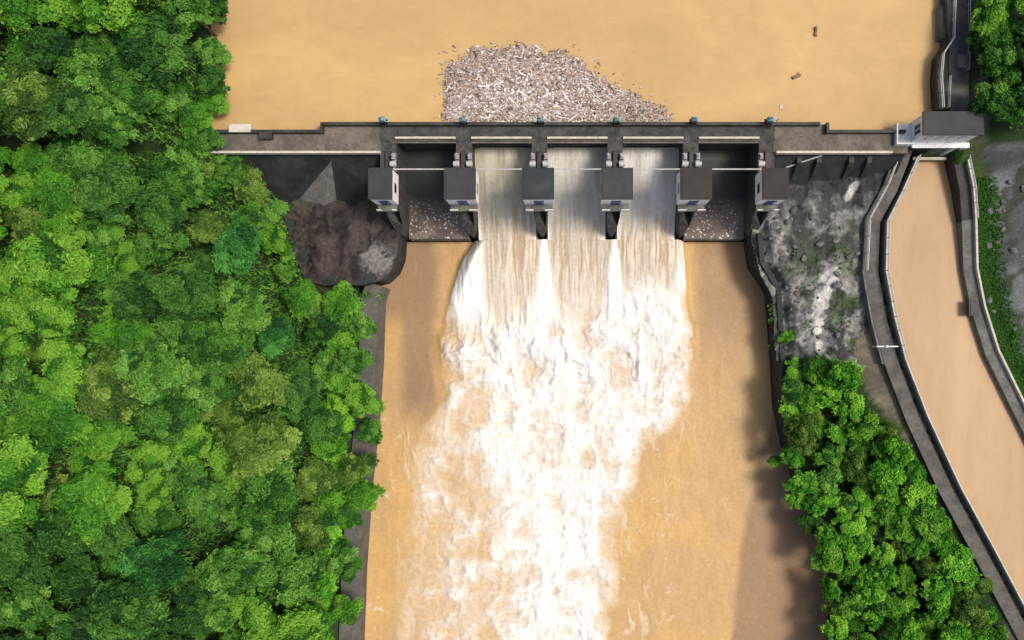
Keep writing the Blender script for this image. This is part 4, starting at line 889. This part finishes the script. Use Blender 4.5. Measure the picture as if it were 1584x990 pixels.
for x, y, s, d in scatter(ISLAND_CANOPY, 9, (1.9, 3.4), 1.14, 0.85, 9000, 5):
    xr = float(xat(riverR, y)); cl = float(xat(canL, y)); t = min(max((x - xr) / max(cl - xr, 1), 0), 1)
    n = random.random() + 0.5 * (t - 0.4); k = 'bush_dark' if n < 0.05 else 'bush_mid' if n < 0.28 else 'bush_bright'
    where = ("on the island's river side" if t < 0.45 else "on the island's canal side") + (', upper end' if y > -14 else ', middle' if y > -30 else ', lower end')
    kk = k[5:]; alt = random.random() < 0.3; kk = ('olive' if random.random() < 0.4 else kk) if alt else kk
    plant(kk if alt else k, x, y, 5 + 4.8 * t - (2.4 if alt else 0.6), s / (4.6 if alt else 2.7), f'{LAB[kk]} tree {where}', f'leafy {LAB[kk]} trees {where}')
for x, y, s, d in scatter([(1512, -50), (1515, 60), (1526, 120), (1520, 186), (1584, 200), (1660, 205), (1660, -60)], 24, (2.6, 4.2), 1.05, 0.8, 3000, 9):
    k = 'bright' if (y > 47 and random.random() < 0.75) else 'mid' if random.random() < 0.4 else 'dark'
    plant(k, x, y, 16.0 + 0.35 * max(0, x - 64) - 0.5, s / 4.6, f'{LAB[k]} tree on the bank above the intake house', f'{LAB[k]} trees on the bank above the intake house')
for px, py, s, lab in ((1218, 520, 0.5, 'small mid-green tree between rocks and river wall, above the island trees'), (1204, 716, 0.42, 'small fresh-green tree leaning over the river from the island')):
    p = W(px, py, 8); plant('bush_mid' if py < 600 else 'bush_bright', p.x, p.y, 5.2 if py < 600 else 3.8, s, lab)
for k in range(22):
    y = 6.5 - 2.8 * k + random.uniform(-0.8, 0.8); kk = random.choice(['dark', 'mid', 'bright', 'mid'])
    plant('bush_' + kk, float(xat(riverL, y)) - random.uniform(5.0, 6.2), y, 4.0, random.uniform(0.85, 1.3), f'small {LAB[kk]} tree right behind the left river wall', 'small trees right behind the left river wall')
def ordinal(n): return ['leftmost', 'second from left', 'third from left', 'fourth from left', 'fifth from left', 'sixth from left', 'seventh from left', 'eighth from left', 'ninth from left', 'tenth from left'][n] if n < 10 else f'{n + 1}th from left'
same = {}
for t in TREES: same.setdefault(t['label'], []).append(t)
for lab, ts in same.items():
    if len(ts) > 1:
        for n, t in enumerate(sorted(ts, key=lambda q: q.location.x)): t['label'] = f"{ordinal(n)} of the {lab.replace(' tree ', ' trees ')}"
for k in PROTO:                                          # drop prototypes that were never placed
    for t, used in PROTO[k]:
        if not used:
            for c in list(t.children): bpy.data.objects.remove(c)
            bpy.data.objects.remove(t)

# ------------------------------------------------------------------ grass and undergrowth
def grass(name, pts, h, label, colr):
    V = []; K = []
    for x, y, z in pts:
        for _ in range(3):
            a = rng.uniform(0, 6.28); l = h * rng.uniform(0.6, 1.4); dx, dy = math.cos(a), math.sin(a); wv = 0.09 * rng.uniform(0.7, 1.5)
            V += [(x - dy * wv, y + dx * wv, z - 0.05), (x + dy * wv, y - dx * wv, z - 0.05), (x + dx * l * 0.8 + dy * wv * .3, y + dy * l * 0.8 - dx * wv * .3, z + l * 0.7), (x + dx * l * 0.8 - dy * wv * .3, y + dy * l * 0.8 + dx * wv * .3, z + l * 0.7)]
            K += [rng.uniform(0, 1)] * 4
    V = np.array(V); K = np.repeat(np.array(K)[:, None], 3, 1)
    o = link_mesh(name, fast_mesh(name, V, np.arange(len(V)).reshape(-1, 4), K, False), colr); tag(o, label, 'grass', kind='stuff')
pts = []
for _ in range(9000):
    y = rng.uniform(-20, 31); c = float(xat(canR, y)); t = 2.5 + 4.6 * rng.beta(1.1, 1.8)
    if rng.random() < 0.12 * (t - 2.5): continue
    pts.append((c + t, y, 10.6 + 0.28 * max(0, t - 4.4) + 0.1))
grass('grass', pts, 0.32, 'strip of green grass along the outer side of the right canal wall', LEAF['dark'])
pts = []
for _ in range(700):
    px, py = rng.uniform(1195, 1345), rng.uniform(380, 560)
    if vn(np.array([px / 22]), np.array([py / 22]), 131)[0] < 0.62: continue
    p = W(px, py, 8.5); pts.append((p.x, p.y, oz(p.x, p.y)))
grass('grass', pts, 0.35, 'tufts of weeds growing between the rocks below the dam', LEAF['dark'])
pts = []; lp = [tuple(W(x, y, 8).to_2d()) for x, y in [(-40, -40), (330, -40), (345, 235), (428, 300), (470, 445), (600, 455), (590, 1050), (-40, 1050)]]
ux, uy = rng.uniform(-105, -30, 34000), rng.uniform(-54, 58, 34000); kp = inpoly(ux, uy, lp)
for x, y in zip(ux[kp], uy[kp]):
    if y > 8.5 or x < float(xat(riverL, y)) - 5.2: pts.append((x, y, gz_left(x, y) + rng.uniform(0.0, 1.3)))
grass('undergrowth', pts, 0.8, 'green undergrowth on the floor of the left forest', LEAF['mid'])
